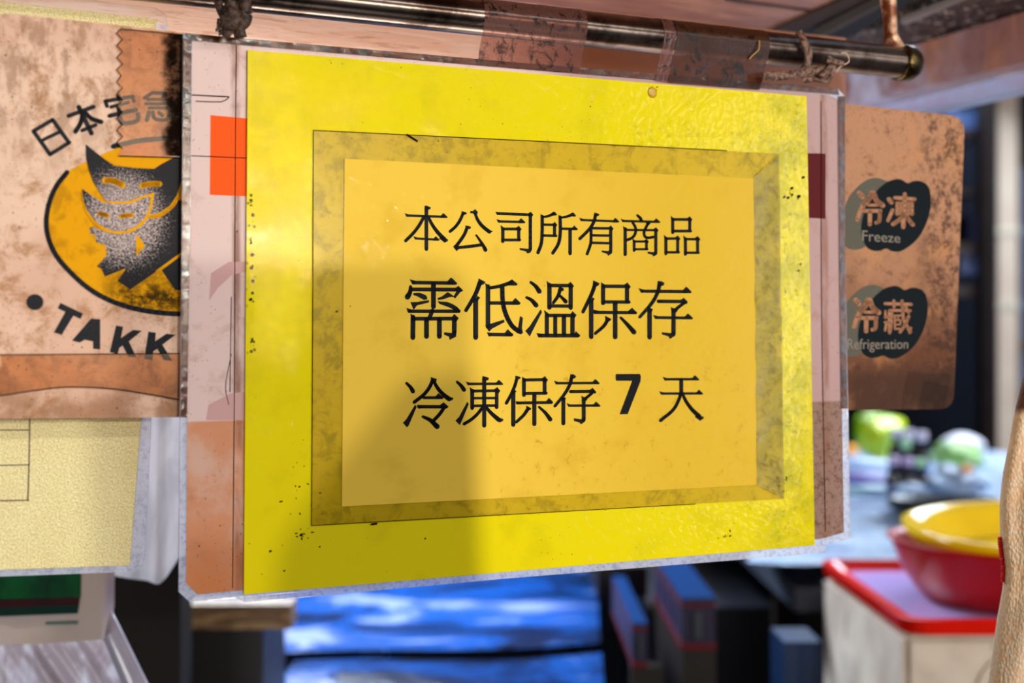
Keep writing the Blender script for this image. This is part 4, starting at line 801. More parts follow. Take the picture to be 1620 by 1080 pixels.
# ------------------------------------------------------------ counter goods at right (out of focus)
ZT = W(0, 985, 1.70).z          # rim height of the tray
def m_film_white(name, a, b, c_, sc_=7, stretch=(1, 3, 1)):
    t = NT(name); n1 = t.noise(sc_, stretch=stretch, detail=5, dist=1.0)
    c = t.mix(t.ramp(n1, .38, .6), srgb(a), srgb(b)); c = t.mix(t.math('MULTIPLY', t.ramp(t.noise(sc_*1.7, stretch=stretch, off=(4, 1, 0)), .58, .66), .9), c, srgb(c_))
    return t.done(t.pbsdf(c, .12, 0, .9, t.bump(t.noise(sc_*4, stretch=stretch, detail=5, dist=1.5), .8, .02)))
# plastic covered goods table
def hgrid(name, px_quad, zf, NX, NY, mat, zth=.01):
    """wavy horizontal sheet, corners at pixels on height z"""
    pts = [hit(x, y, Vector((0, 0, zf)), Vector((0, 0, 1))) for x, y in px_quad]
    bm = bmesh.new(); g_ = []; rn = random.Random(11)
    for j in range(NY+1):
        row = []
        for i in range(NX+1):
            a = i/NX; b = j/NY; p = (pts[0]*(1-a)+pts[1]*a)*(1-b)+(pts[3]*(1-a)+pts[2]*a)*b
            z = zth*(math.sin(p.y*9+math.sin(p.x*7)*1.5)+.6*math.sin(p.y*21+p.x*5)+.4*math.sin(p.x*30+p.y*8))
            row.append(bm.verts.new((p.x, p.y, p.z+z)))
        g_.append(row)
    for j in range(NY):
        for i in range(NX): bm.faces.new((g_[j][i], g_[j][i+1], g_[j+1][i+1], g_[j+1][i]))
    me = mesh(name, bm, True); return me
ZG = CZ-.33
tbl = thing('goods_table', (hit(1450, 800, Vector((0, 0, ZG)), Vector((0, 0, 1))).x, 3.4, 0), 'low table holding plastic-wrapped goods, behind the red tray', 'table')
p0 = hit(1230, 890, Vector((0, 0, ZG-.03)), Vector((0, 0, 1))); bm = bmesh.new(); box(bm, .42, 1.70, 2.2, 4.7, ZG-.07, ZG-.035); link('tabletop', mesh('tt', bm), simple('grey_table', '#3B4250', .4), tbl)
for lx in (.46, 1.66):
    for ly in (2.5, 4.6): bm = bmesh.new(); box(bm, lx-.02, lx+.02, ly-.02, ly+.02, 0, ZG-.07); link('leg', mesh('leg', bm), dk, tbl)
me = hgrid('cover', [(1255, 716), (1600, 716), (1640, 893), (1180, 893)], ZG, 50, 70, None, .007)
o = link('plastic_sheet', me, m_film_white('blue_white_wrap', '#A9CBF2', '#CFE0FA', '#8C7FC0')); tag(o, 'crumpled pale blue plastic sheet spread over the goods table', 'plastic sheet')
def gp(px, py, zoff=0.0): return hit(px, py, Vector((0, 0, ZG+zoff)), Vector((0, 0, 1)))
def blob(name, c, r, mat, label, cat, seed=0, parent=None, amp=.18, group=None):
    bm = bmesh.new(); bmesh.ops.create_icosphere(bm, subdivisions=4, radius=1); rn = random.Random(seed); ph = [rn.uniform(0, 6) for _ in range(6)]
    for v in bm.verts:
        p = v.co.copy(); f_ = 1+amp*(math.sin(p.x*3+ph[0])*math.sin(p.y*4+ph[1])+.5*math.sin(p.z*6+p.x*5+ph[2])+.3*math.sin(p.y*11+ph[3]+p.z*7))
        p *= f_; v.co = Vector((p.x*r[0], p.y*r[1], max(p.z*r[2], -r[2]*.95)))+Vector(c)
    o = link(name, mesh(name, bm, True), mat, parent)
    if label: tag(o, label, cat, group)
    return o
def pk_sz(px, Y): return px/F*Y
def bY(py): return (CZ-ZG-.012)*F/(py-540)
# lime shopping bag
Yb = bY(736); bag = thing('shopping_bag', tuple(W(1392, 724, Yb)), 'bright lime green plastic bag standing at the back of the goods table', 'bag')
t = NT('lime_plastic'); cl = t.mix(t.ramp(t.noise(6, detail=3), .42, .58), srgb('#8FD400'), srgb('#DDF200')); lime = t.done(t.pbsdf(cl, .2, 0, .8, t.bump(t.noise(18, detail=4, dist=1), .8, .02), Transmission_Weight=.0))
bm = bmesh.new(); prof = []
outl = [(1354, 660), (1380, 655), (1428, 662), (1430, 680), (1415, 705), (1402, 734), (1385, 728), (1358, 712), (1352, 690)]
pts = [W(x, y, Yb) for x, y in outl]
def puff(bm, pts, depth, rings=5, bulge=1.0):
    """closed cushion: front and back skins bulging from an outline"""
    c = sum(pts, Vector())/len(pts); n_ = len(pts); edge = [bm.verts.new(p) for p in pts]
    for sgn in (-1, 1):
        prev = edge
        for k in range(1, rings):
            f_ = k/rings; cur = [bm.verts.new(p.lerp(c, f_)+Vector((0, sgn*depth*math.sin(f_*math.pi/2)*bulge*(1+.15*math.sin(i*2.3+k)), 0))) for i, p in enumerate(pts)]
            for i in range(n_): bm.faces.new((prev[i], prev[(i+1) % n_], cur[(i+1) % n_], cur[i]))
            prev = cur
        bm.faces.new(prev)
puff(bm, [Vector(p) for p in cr(pts, closed=True, sub=3)], .06); link('body', mesh('bag', bm, True), lime, bag)
bm = bmesh.new(); tube(bm, [W(x, y, Yb-.02) for x, y in ((1366, 664), (1370, 655), (1380, 652), (1386, 660))], .008, 8); link('handle', mesh('hd', bm, True), simple('pale_lime', '#D6F59A', .3), bag)
# bottles with white caps
bt_m = simple('dark_bottle_glass', '#0B1420', .08, 0, .9); cap_w = simple('white_cap', '#E6E2FA', .3, 0, .5, bump=(30, .2, .002)); lab_b = simple('blue_bottle_label', '#174A9A', .3)
def bottle(px, py_top, py_bot, Y, capm, label, r_px=13):
    Y = bY(py_bot); b0 = W(px, py_bot, Y); h_ = (py_bot-py_top)/F*Y; r_ = r_px/F*Y
    o = thing('sauce_bottle', tuple(b0), label, 'bottle', 'bottles on the goods table')
    bm = bmesh.new(); lathe(bm, [(r_*.95, 0), (r_, .01), (r_, h_*.55), (r_*.85, h_*.66), (r_*.42, h_*.76), (r_*.40, h_*.86)], b0, 20); link('body', mesh('b', bm, True), bt_m, o)
    bm = bmesh.new(); lathe(bm, [(r_*.62, h_*.84), (r_*.66, h_*.86), (r_*.66, h_*.98), (r_*.55, h_)], b0, 20); link('cap', mesh('c', bm, True), capm, o)
    bm = bmesh.new(); lathe(bm, [(r_*1.02, h_*.15), (r_*1.02, h_*.45)], b0, 20); link('label_band', mesh('l', bm, True), lab_b, o)
green_cap = simple('mint_cap', '#A9E8B8', .3); 
bottle(1418, 677, 765, 3.9, cap_w, 'dark bottle with a white cap, left of the back three, beside the lime bag')
bottle(1438, 680, 770, 3.85, cap_w, 'dark bottle with a white cap, middle of the back three')
bottle(1458, 683, 772, 3.8, cap_w, 'dark bottle with a white cap, right of the back three, beside the wrapped greens')
bottle(1432, 694, 785, 3.55, green_cap, 'dark bottle with a mint green cap between the white capped bottles')
bottle(1415, 722, 800, 3.3, simple('lilac_cap', '#C9B8EA', .3), 'dark bottle with a lilac cap, leftmost of the front row')
bottle(1437, 724, 800, 3.3, simple('lilac_cap2', '#C9B8EA', .3), 'dark bottle with a lilac cap, middle of the front row')
bottle(1456, 726, 800, 3.3, green_cap, 'dark bottle with a green cap, rightmost of the front row')
# wrapped greens and clear packs
wg = m_film_white('wrapped_greens_film', '#A6E870', '#C9F59A', '#8FD8D0', 14, (1, 1, 1)); wc = m_film_white('clear_pack_film', '#8FBCEB', '#B9D2F7', '#9AA6E0', 22, (1, 1, 1))
blob('vegetable_pack', W(1515, 722, bY(746)), (pk_sz(40, bY(746)), 0.09, pk_sz(24, bY(746))), wg, 'plastic pack of pale lime greens at the right of the goods table', 'pack', 2)
blob('foam_dome', W(1522, 706, bY(726)), (pk_sz(33, bY(726)), 0.08, pk_sz(20, bY(726))), simple('white_foam', '#D9D6E0', .5), 'greyish white dome rising behind the lime greens pack', 'foam', 4, amp=.04)
blob('clear_bag', W(1505, 768, bY(796)), (pk_sz(50, bY(796)), 0.07, pk_sz(28, bY(796))), wc, 'crinkled clear plastic bag in front of the lime greens pack', 'bag', 6)
blob('clear_bag', W(1440, 785, bY(805)), (pk_sz(32, bY(805)), 0.05, pk_sz(20, bY(805))), wc, 'crinkled clear plastic bag in front of the dark bottles', 'bag', 9)
blob('orange_fruit', W(1529, 742, 2.86), (pk_sz(11, 2.86), .015, pk_sz(8, 2.86)), simple('orange_peel', '#F0A04A', .4), 'small orange fruit showing on the clear bag', 'fruit', 1, amp=.05)
blob('orange_fruit', W(1344, 712, bY(721)), (pk_sz(14, 4.1), .03, pk_sz(9, 4.1)), simple('orange_peel2', '#FF9E10', .4), 'orange fruit beside the lime bag, at the edge of the signs', 'fruit', 3, amp=.05)
tr = thing('black_tray', tuple(W(1492, 820, bY(822))), 'shallow black tray in front of the clear plastic bags', 'tray')
c_ = W(1492, 803, bY(822)); bm = bmesh.new(); lathe(bm, [(.0, -.018), (.085, -.018), (.098, .018), (.094, .018), (.082, -.012), (.0, -.012)], c_, 32, sx=1, sy=.7); link('dish', mesh('tray', bm, True), simple('black_plastic', '#05070C', .3), tr)
# rolls / folded films on the left of the table
for i, (x, y, Y, rx, hx, lb) in enumerate(((1372, 735, 4.0, 60, '#B6CFF5', 'pale blue roll of plastic film nearest the lime bag'), (1370, 757, 3.7, 55, '#6C4BC8', 'violet folded plastic film between two pale blue rolls'), (1385, 778, 3.4, 62, '#A8E0F0', 'aqua roll of plastic film in front of the violet one'))):
    bm = bmesh.new(); Y = bY(y+12); tube(bm, [W(x-rx, y-2, Y), W(x, y, Y), W(x+rx, y+1, Y)], [.016, .018, .014], 14, flatten=.8); tag(link('film_roll', mesh('roll', bm, True), simple('film_%d' % i, hx, .15, 0, .9, (9, .5, '#D7E6FF'), (40, .6, .01))), lb, 'film roll')

# ------------------------------------------------------------ white polystyrene box with red tray and bowl
X0 = W(1440, 985, 1.70).x; bx = thing('foam_box', (X0+.25, 1.93, 0), 'tall cream polystyrene box under the red tray at lower right', 'box')
zt = ZT-.016
def m_foam():
    t = NT('cream_polystyrene'); c = t.mix(t.ramp(t.noise(7, detail=4), .4, .65), srgb('#D9CCBB'), srgb('#BFAE9F')); c = t.mix(t.math('MULTIPLY', t.ramp(t.noise(18, detail=5, dist=1), .60, .70), .6), c, srgb('#7A6A60'))
    return t.done(t.pbsdf(c, .6, 0, .3, t.bump(t.noise(200), .2, .001)))
fm = m_foam()
bm = bmesh.new(); box(bm, X0-.003, X0+.58, 1.715, 2.16, .85, zt); bmesh.ops.bevel(bm, geom=bm.edges[:], offset=.008, segments=2, affect='EDGES'); link('body', mesh('fb', bm), fm, bx)
bm = bmesh.new(); c0 = Vector((X0+.14, 1.713, zt-.075)); tube(bm, [c0+Vector((.06*math.cos(a_), 0, .06*math.sin(a_))) for a_ in [math.pi*k/12 for k in range(13)]], .0035, 8, up=Vector((0, 1, 0))); link('embossed_arch', mesh('arch', bm, True), fm, bx)
st_ = thing('counter_stand', (X0+.23, 1.93, 0), 'plain low stand under the polystyrene box', 'stand'); bm = bmesh.new(); box(bm, X0+.02, X0+.45, 1.74, 2.14, .0, .85); link('body', mesh('stand', bm), simple('grey_stand', '#4A4440', .6), st_)
red = simple('red_plastic', '#E81A05', .18, 0, .6, (8, .3, '#B00A04')); ty = thing('red_tray', (X0+.25, 1.93, ZT-.012), 'shallow bright red plastic tray on the polystyrene box', 'tray')
def rrect(cx, cy, hx, hy, r, seg=5):
    out = []
    for sx_, sy_, a0 in ((1, 1, 0), (-1, 1, 90), (-1, -1, 180), (1, -1, 270)):
        for k in range(seg+1): a = math.radians(a0+90*k/seg); out.append((cx+sx_*(hx-r)+r*math.cos(a), cy+sy_*(hy-r)+r*math.sin(a)))
    return out
def loft(bm, secs, cap0=True, cap1=True):
    rings = [[bm.verts.new((x, y, z)) for x, y in s] for s, z in secs]; n_ = len(rings[0])
    for A, B in zip(rings, rings[1:]):
        for k in range(n_): bm.faces.new((A[k], A[(k+1) % n_], B[(k+1) % n_], B[k]))
    if cap0: bm.faces.new(rings[0][::-1])
    if cap1: bm.faces.new(rings[-1])
cx_, cy_ = X0+.295, 1.93; hx, hy = .300, .235
bm = bmesh.new(); loft(bm, [(rrect(cx_, cy_, hx-.012, hy-.012, .02), ZT-.0155), (rrect(cx_, cy_, hx-.008, hy-.008, .03), ZT-.0150), (rrect(cx_, cy_, hx, hy, .03), ZT-.013), (rrect(cx_, cy_, hx+.004, hy+.004, .03), ZT+.004), (rrect(cx_, cy_, hx-.006, hy-.006, .03), ZT+.005), (rrect(cx_, cy_, hx-.022, hy-.022, .02), ZT-.009)]); link('tray_body', mesh('tray', bm, False), red, ty)
bm = bmesh.new(); loft(bm, [(rrect(cx_, cy_, hx-.03, hy-.03, .02), ZT-.0088), (rrect(cx_, cy_, hx-.03, hy-.03, .02), ZT-.0078)]); link('wet_liner', mesh('liner', bm), simple('lilac_wet_liner', '#B9A8E8', .12, 0, .8), ty)
# red bowl with a yellow bowl in it
bw = thing('red_bowl', (X0+.24, 1.9, ZT-.008), 'deep red plastic bowl standing on the red tray', 'bowl')
Rb = .245; bc = Vector((W(1409, 0, 1.90).x+Rb, 1.90, ZT-.0075))
hb = .078
bm = bmesh.new(); lathe(bm, [(Rb*.0, 0), (Rb*.80, 0), (Rb*.85, .012), (Rb*.92, .036), (Rb*.97, hb*.9), (Rb, hb), (Rb*.97, hb), (Rb*.94, hb*.9), (Rb*.88, .036), (Rb*.80, .01), (0, .008)], bc, 64, sy=.88); link('body', mesh('bowl', bm, True), simple('deep_red_plastic', '#A80808', .35, 0, .2), bw)
yb = thing('yellow_bowl', tuple(bc+Vector((0, 0, .01))), 'glossy yellow plastic bowl nested inside the deep red bowl', 'bowl')
Mt = Matrix.Rotation(math.radians(3), 3, 'X')
bm = bmesh.new(); lathe(bm, [(0, .0), (Rb*.55, 0), (Rb*.74, .03), (Rb*.90, hb*.85), (Rb*.93, hb*1.05), (Rb*.90, hb*1.05), (Rb*.86, hb*.8), (Rb*.66, .008), (0, .008)], bc+Vector((0, .0, .014)), 64, M=Mt, sy=.88); link('body', mesh('ybowl', bm, True), simple('yellow_plastic', '#FFD800', .12, 0, .8, (6, .4, '#E0B000'), (25, .15, .004)), yb)
bm = bmesh.new(); lathe(bm, [(0, hb*.42), (Rb*.74, hb*.42), (Rb*.76, hb*.50), (0, hb*.50)], bc+Vector((0, .0, .014)), 48, M=Mt, sy=.88); link('inner_dish', mesh('yd', bm, True), simple('yellow_plastic_dish', '#EBC500', .15, 0, .8), yb)

# ------------------------------------------------------------ towel in the right foreground
def m_towel():
    t = NT('peach_terry'); v = t.voro(560, stretch=(1, 1, .6)); c = t.mix(t.ramp(v, .2, .7), srgb('#FFECD4'), srgb('#FFD2A8'))
    c = t.mix(t.math('MULTIPLY', t.ramp(t.noise(14, detail=3), .5, .7), .3), c, srgb('#B98A66'))
    sep = t.n('ShaderNodeSeparateXYZ'); t.l(t.tc.outputs['Object'], sep.inputs[0])
    c = t.mix(t.ramp(sep.outputs[2], 1.449, 1.456), c, srgb('#6B3F22'))
    return t.done(t.pbsdf(c, .9, 0, .1, t.bump(v, .5, -.0015), Sheen_Weight=.3))
tw = thing('towel', tuple(W(1620, 1300, 1.0)), 'peach coloured towel with a red stitched hem hanging at the right edge', 'towel')
ed_ = [(575, 1626), (600, 1617), (650, 1605), (700, 1596), (750, 1586), (800, 1581), (850, 1582), (900, 1588), (930, 1586), (980, 1577), (1030, 1570), (1085, 1562), (1200, 1550), (1350, 1545)]
bm = bmesh.new(); NXt = 26; fr_ = []; bk_ = []
yy = [575+ (1350-575)*k/80 for k in range(81)]
def ex(y):
    for (y0, x0), (y1, x1) in zip(ed_, ed_[1:]):
        if y <= y1: return x0+(x1-x0)*(y-y0)/(y1-y0)
    return ed_[-1][1]
for y in yy:
    rw = []; rw2 = []
    for i in range(NXt+1):
        a = i/NXt; x = ex(y)+a*170; Y = 1.0+.006*math.sin(a*11+y*.006+2.2)*min(1, a*3)-.02*a+.012*(1-min(1, a*10))**2
        p = W(x, y, Y); rw.append(bm.verts.new(p)); rw2.append(bm.verts.new(p+Vector((.002*(1-min(1, a*8)), .006*min(1, a*8+.15), 0))))
    fr_.append(rw); bk_.append(rw2)
for j in range(80):
    for i in range(NXt):
        bm.faces.new((fr_[j][i], fr_[j+1][i], fr_[j+1][i+1], fr_[j][i+1])); bm.faces.new((bk_[j][i+1], bk_[j+1][i+1], bk_[j+1][i], bk_[j][i]))
    bm.faces.new((fr_[j][0], bk_[j][0], bk_[j+1][0], fr_[j+1][0])); bm.faces.new((fr_[j+1][NXt], bk_[j+1][NXt], bk_[j][NXt], fr_[j][NXt]))
link('cloth', mesh('towel', bm, True), m_towel(), tw)
bm = bmesh.new(); ps = []
for k in range(60):
    y = 850+70*k/59; ps.append(W(ex(y)-1+1.6*math.sin(k*1.9), y, 1.0-.002+.002*math.cos(k*1.9)+.012))
tube(bm, ps, .0011, 6); link('red_stitching', mesh('st', bm, True), simple('red_thread', '#E01414', .6), tw)

# ------------------------------------------------------------ lower left: green labelled pack, ribbed film, black post
Yp = 1.18
def Fp(px, py, n): return W(px, py, Yp)
pg = thing('product_pack', tuple(W(60, 1014, Yp)), 'pale packet with a dark green printed panel, below the cream sheet at lower left', 'packet')
bm = bmesh.new(); pts = [W(x, y, Yp) for x, y in ((-60, 860), (166, 855), (165, 965), (160, 1012), (60, 1018), (-60, 1022))]
fr2 = [bm.verts.new(p) for p in pts]; bk2 = [bm.verts.new(p+Vector((0, .03, 0))) for p in pts]; bm.faces.new(fr2); bm.faces.new(bk2[::-1])
for i in range(6): bm.faces.new((fr2[i], bk2[i], bk2[(i+1) % 6], fr2[(i+1) % 6]))
link('body', mesh('pack', bm), simple('pale_pack_paper', '#D3C4BD', .4, 0, .5, (12, .5, '#C2A896')), pg)
def patch(name, pxs, Y, mat, parent, d=.001):
    bm = bmesh.new(); pts = [W(x, y, Y) for x, y in pxs]; f0 = [bm.verts.new(p) for p in pts]; b0 = [bm.verts.new(p+Vector((0, d, 0))) for p in pts]
    bm.faces.new(f0); bm.faces.new(b0[::-1]); n_ = len(pts)
    for i in range(n_): bm.faces.new((f0[i], b0[i], b0[(i+1) % n_], f0[(i+1) % n_]))
    return link(name, mesh(name, bm), mat, parent)
patch('green_panel', [(-60, 855), (128, 855), (127, 944), (-60, 952)], Yp-.0015, simple('leaf_print', '#0B6A34', .5, 0, .1, (30, .9, '#063B2A')), pg)
patch('maroon_stripe', [(-60, 950), (126, 944), (124, 957), (-60, 963)], Yp-.0015, simple('maroon_stripe', '#47141F', .5, 0, .1, (60, .8, '#331A22')), pg)
patch('dark_green_band', [(-60, 963), (124, 957), (122, 970), (-60, 977)], Yp-.0015, simple('dark_green_band', '#083830', .5, 0, .1), pg)
patch('small_print', [(72, 984), (122, 982), (122, 987), (72, 988)], Yp-.0015, simple('print_green', '#2E6B56', .4), pg)
# ribbed translucent film bag below it
def m_rib():
    t = NT('ribbed_white_film'); g_ = t.noise(22, stretch=(1, 1, 1), detail=5, dist=1.5)
    c = t.mix(t.ramp(g_, .38, .62), srgb('#FAF6FC'), srgb('#D6C8CC')); return t.done(t.pbsdf(c, .15, 0, .8, t.bump(g_, .4, .006)))
rib = m_rib(); Yr = 1.22
bm = bmesh.new(); rows = []
for j in range(41):
    v_ = j/40; y = 1000+v_*230; row = []
    xr = 165+v_*175
    for i in range(61):
        a = i/60; x = -80+(xr+80)*a; d = .0016*math.sin((x-y*.7)*.16)+.0016*math.sin((x*1.2-y*.6)*.07)+.02*(1-a)
        row.append(bm.verts.new(W(x, y-10*a*(1-v_), Yr+d)))
    rows.append(row)
for A, B in zip(rows, rows[1:]):
    for i in range(60): bm.faces.new((A[i], B[i], B[i+1], A[i+1]))
bmesh.ops.solidify(bm, geom=bm.faces[:], thickness=.003)
tag(link('ribbed_film_bag', mesh('rib', bm, True), rib), 'white ribbed plastic film bag under the green labelled packet', 'bag')
bm = bmesh.new(); tube(bm, [W(x, y, 1.20) for x, y in ((160, 950), (170, 985), (190, 1030), (215, 1085), (250, 1160))], [.004, .008, .009, .010, .012], 12, flatten=.5, up=Vector((0, 1, 0)))
tag(link('film_edge_roll', mesh('edge', bm, True), simple('pale_lilac_film', '#C9CBE4', .15, 0, .8, (30, .5, '#EEEAF6'))), 'rolled edge of pale lilac film running diagonally beside the ribbed bag', 'film')
# white film drape
def m_drape():
    t = NT('white_drape_film'); g_ = t.noise(8, stretch=(4, 1, 1), detail=5, dist=.8); c = t.mix(t.ramp(g_, .4, .6), srgb('#EBE4E4'), srgb('#BDB2B6'))
    c = t.mix(t.ramp(t.noise(9, detail=3, off=(1, 5, 3)), .55, .70), c, srgb('#8FA6DC')); return t.done(t.mixs(.45, t.pbsdf(c, .25, 0, .6, t.bump(g_, .6, .01)), t.transl((.95, .93, .95))))
bm = bmesh.new(); rows = []
low = [(150, 905), (205, 915), (232, 918), (250, 925), (262, 915), (285, 880), (330, 860)]
def lowy(x):
    for (x0, y0), (x1, y1) in zip(low, low[1:]):
        if x <= x1: return y0+(y1-y0)*(x-x0)/(x1-x0)
    return 860
for j in range(31):
    row = []
    for i in range(31):
        x = 150+180*i/30; y = -26+(lowy(x)+26)*j/30; row.append(bm.verts.new(W(x, y, 1.25+.0035*math.sin(x*.16+y*.004)+.0008*math.sin(x*.37))))
    rows.append(row)
for A, B in zip(rows, rows[1:]):
    for i in range(30): bm.faces.new((A[i], B[i], B[i+1], A[i+1]))
bmesh.ops.solidify(bm, geom=bm.faces[:], thickness=.002)
tag(link('plastic_drape', mesh('drape', bm, True), m_drape()), 'white plastic film hanging between the cream sheet and the pink one', 'plastic film')
pst = thing('black_post', (W(225, 0, 1.6).x, 1.63, 0), 'dark brown upright post at lower left, behind the white film', 'post')
a = W(160, 0, 1.6).x; b = W(286, 0, 1.6).x; bm = bmesh.new(); box(bm, a, b, 1.6, 1.655, 0, W(0, 700, 1.6).z); link('shaft', mesh('post', bm), simple('dark_brown_paint', '#1D1917', .6, 0, .15, (8, .5, '#1B1614')), pst)

# ------------------------------------------------------------ lower middle: shelf plank, blue tarp table, cartons
sh = thing('wooden_crate', (W(370, 0, 1.75).x, 1.85, 0), 'dark crate with a pale wooden top rail, below the signs at left', 'crate')
def cb(name, x0, x1, y0, y1, Y, d, m, par): return vbox(name, x0, x1, y0, y1, Y, d, m, par)
cb('top_rail', 240, 460, 957, 995, 1.75, .05, wood('pale_rail_wood', '#9A7E58', '#6A5038', '#3A2A1C', (2, 2, 9), 8), sh)
bm = bmesh.new(); z0 = W(0, 994, 1.75).z; box(bm, W(262, 0, 1.75).x, W(414, 0, 1.75).x, 1.76, 1.93, 0, z0); link('body', mesh('body', bm), simple('black_crate', '#120F0F', .5), sh)
def m_tarp():
    t = NT('blue_tarp_reflections'); n1 = t.noise(3.2, stretch=(1, 1.3, 1), detail=6, rough=.6, dist=.6)
    c = t.mix(t.ramp(n1, .40, .50), srgb('#021C4A'), srgb('#0F5CBE')); c = t.mix(t.ramp(n1, .52, .60), c, srgb('#A9BCEF'))  # pale clouds are window reflections painted into the blue
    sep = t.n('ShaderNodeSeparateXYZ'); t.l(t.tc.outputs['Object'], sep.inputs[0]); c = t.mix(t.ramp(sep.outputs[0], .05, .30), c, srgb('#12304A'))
    return t.done(t.pbsdf(c, .22, 0, .6, t.bump(t.noise(30, detail=5), .5, .01)))
ZB = CZ-.45
bt = thing('blue_table', (-.1, 2.5, 0), 'low table covered with bright blue sheeting with painted pale reflections, under the signs', 'table')
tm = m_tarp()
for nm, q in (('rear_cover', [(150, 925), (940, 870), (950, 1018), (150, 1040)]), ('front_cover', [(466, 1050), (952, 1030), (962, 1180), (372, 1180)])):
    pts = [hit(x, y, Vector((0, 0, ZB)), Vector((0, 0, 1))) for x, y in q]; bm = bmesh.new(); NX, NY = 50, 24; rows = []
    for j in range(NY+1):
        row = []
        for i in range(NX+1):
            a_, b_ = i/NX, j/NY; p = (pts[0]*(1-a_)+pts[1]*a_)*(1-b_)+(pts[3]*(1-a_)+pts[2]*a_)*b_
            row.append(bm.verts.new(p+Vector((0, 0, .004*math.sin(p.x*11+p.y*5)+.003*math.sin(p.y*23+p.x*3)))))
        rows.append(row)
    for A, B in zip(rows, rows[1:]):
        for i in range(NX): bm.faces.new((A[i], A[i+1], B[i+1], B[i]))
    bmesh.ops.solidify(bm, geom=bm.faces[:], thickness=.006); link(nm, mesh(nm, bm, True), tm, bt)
for lx in (-.25, .08):
    for ly in (1.75, 2.7): bm = bmesh.new(); box(bm, lx-.02, lx+.02, ly-.02, ly+.02, 0, ZB-.012); link('leg', mesh('leg', bm), simple('dark_base', '#0F1216', .6), bt)
# printed cartons on their sides
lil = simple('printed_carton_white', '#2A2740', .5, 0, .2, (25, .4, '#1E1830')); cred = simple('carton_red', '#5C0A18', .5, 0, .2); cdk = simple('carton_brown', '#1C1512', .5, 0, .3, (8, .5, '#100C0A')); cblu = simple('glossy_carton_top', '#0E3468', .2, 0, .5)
def carton(x0, x1, y0, y1, Y, label, top, dx):
    """corner-on carton: front face, receding left face"""
    a = W(x0, y0, Y); b = W(x1, y1, Y); wdt = b.x-a.x; h_ = a.z-b.z; D = .40; sl = 0
    o = thing('carton', (a.x+wdt/2, Y+.1, b.z), label, 'carton', 'stacked printed cartons')
    def q(u_, d_, z_): return Vector((a.x+u_*wdt+sl*d_, Y+d_*D, b.z+z_*h_))
    def hexa(name, u0, u1, d0, d1, z0, z1, m):
        bm = bmesh.new(); vs = [bm.verts.new(q(*p)) for p in ((u0, d0, z0), (u1, d0, z0), (u1, d1, z0), (u0, d1, z0), (u0, d0, z1), (u1, d0, z1), (u1, d1, z1), (u0, d1, z1))]
        for f in ((3, 2, 1, 0), (4, 5, 6, 7), (0, 1, 5, 4), (1, 2, 6, 5), (2, 3, 7, 6), (3, 0, 4, 7)): bm.faces.new([vs[i] for i in f])
        return link(name, mesh(name, bm), m, o)
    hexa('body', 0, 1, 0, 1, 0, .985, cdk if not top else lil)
    hexa('lid', -.01, 1.01, -.005, 1, .985, 1.0, cblu if top else cdk)
    hexa('red_stripe', -.015, 1.01, -.012, .99, 0, .12, cred); hexa('upper_stripe', -.012, 1.008, -.01, .99, .83, .88, cred)
    hexa('printed_mark', .36, .58, -.02, -.012, .22, .74, simple('mark_dark', '#26303A', .4))
    for dd_ in (.25, .45, .7): hexa('side_mark', -.03, -.016, dd_, dd_+.09, .2, .75, simple('mark_dark2', '#3A2A50', .4))
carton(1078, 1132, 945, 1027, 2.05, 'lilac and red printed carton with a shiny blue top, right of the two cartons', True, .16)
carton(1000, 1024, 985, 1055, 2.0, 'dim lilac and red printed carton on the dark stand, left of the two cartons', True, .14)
stn = thing('carton_stand', (W(1090, 0, 2.1).x, 2.2, 0), 'dark brown stand that the printed cartons rest on', 'stand')
z0 = W(0, 1027, 2.05).z; bm = bmesh.new(); box(bm, W(1081, 0, 2.05).x, W(1134, 0, 2.05).x, 2.055, 2.5, 0, z0-.001); link('right_block', mesh('sb', bm), cdk, stn)
z1 = W(0, 1055, 2.0).z; bm = bmesh.new(); box(bm, W(1000, 0, 2.0).x, W(1050, 0, 2.0).x, 2.005, 2.04, 0, z1-.001); link('left_block', mesh('sb', bm), cdk, stn)
o = vbox('dark_carton', 945, 1025, 895, 945, 2.5, .3, cdk); tag(o, 'plain dark brown carton just under the signs, behind the left printed carton', 'carton')
cr_ = thing('blue_crate', (W(1255, 0, 1.95).x, 2.0, 0), 'small dim blue crate beside the polystyrene box', 'crate'); vbox('body', 1240, 1300, 1015, 1120, 1.95, .1, simple('dim_blue_plastic', '#102C54', .3, 0, .5, (15, .6, '#0E2038')), cr_)
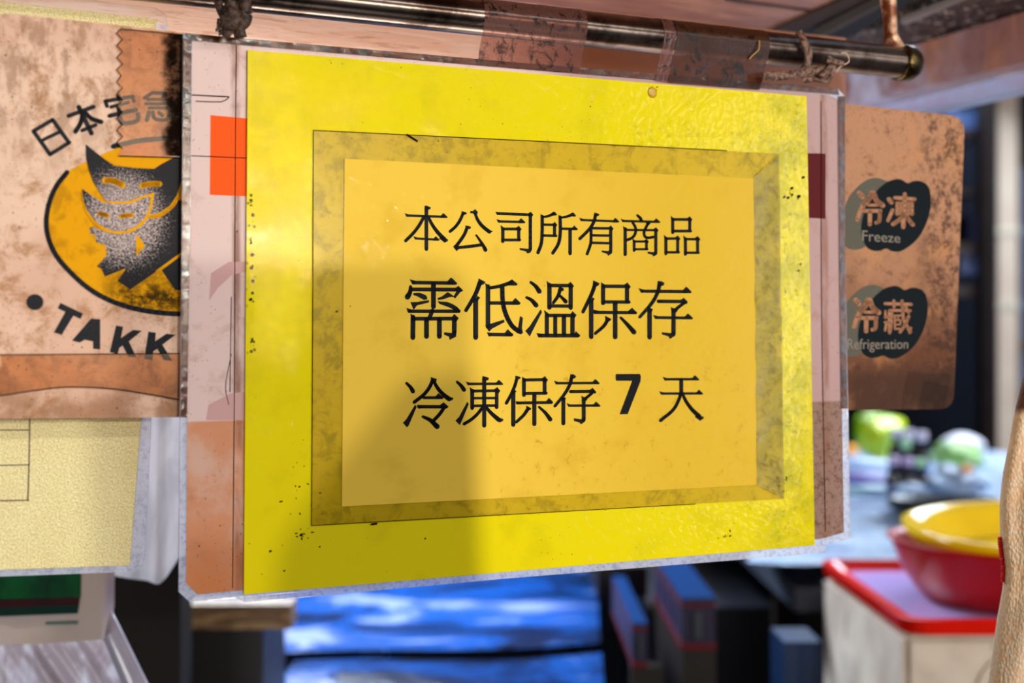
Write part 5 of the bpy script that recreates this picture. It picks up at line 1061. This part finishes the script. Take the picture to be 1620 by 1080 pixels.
ap = W(1200, 1010, 2.7); bm = bmesh.new(); box(bm, .25, .62, 2.7, 3.4, 0, W(0, 960, 2.7).z); tag(link('dark_cabinet', mesh('dc', bm), simple('slate_dark_side', '#1E212B', .4, 0, .4, (4, .5, '#121319'))), 'low dark slate cabinet in the gloom behind the printed cartons', 'cabinet')
# ------------------------------------------------------------ two pendant lamps added out of view; flaps shaped to shade part of the signs
TB = .70
def pendant(K, shp, label, end):
    pts = [SP(x, y, .008).lerp(K, TB) for x, y in shp]
    t_ = thing('added_pendant_lamp', (K.x, K.y, K.z+.03), label, 'lamp', 'added lamps hanging in front of the stall')
    nn_ = (pts[1]-pts[0]).cross(pts[2]-pts[1]).normalized(); bm = bmesh.new(); f0 = [bm.verts.new(p) for p in pts]; b0 = [bm.verts.new(p+nn_*.001) for p in pts]
    bm.faces.new(f0); bm.faces.new(b0[::-1])
    for i in range(len(pts)): bm.faces.new((f0[i], b0[i], b0[(i+1) % len(pts)], f0[(i+1) % len(pts)]))
    tin = simple('shadow_flap_tin', '#6A665E', .5, .6); link('shadow_flap', mesh('flap', bm), tin, t_)
    so = K+Vector((0, 0, .012)); bm = bmesh.new(); lathe(bm, [(.012, 0), (.016, .01), (.016, .05), (.006, .06)], so, 20); link('added_lamp_socket', mesh('added_lamp_socket', bm, True), simple('added_lamp_bakelite', '#141210', .4), t_)
    bm = bmesh.new(); tube(bm, [so+Vector((0, 0, .055)), Vector((K.x, K.y, 3.2))], .003, 8, up=Vector((1, 0, 0))); link('added_lamp_cable', mesh('added_lamp_cable', bm, True), simple('added_lamp_cable_black', '#101010', .5), t_)
    e = pts[end]; bk = (K-pts[0]).normalized()*.05; bm = bmesh.new(); tube(bm, [so+Vector((0, 0, .03)), so+bk, K+bk+Vector((0, 0, -.10)), K+Vector((0, 0, -.26)), e+Vector((0, 0, -.05)), e], .0015, 6); link('shadow_flap_wire', mesh('wire', bm, True), tin, t_)
pendant(KEY, [(190, 417), (700, 415), (738, 440), (775, 1150), (190, 1150)], 'added hanging lamp with tin flap casting the sheet shadow, nearer of two before the stall', 3)
pendant(KEY2, [(640, 600), (748, 585), (775, 1150), (380, 1150), (425, 985), (442, 860), (560, 700)], 'added hanging lamp with tin flap casting the sheet shadow, farther of two before the stall', 2)
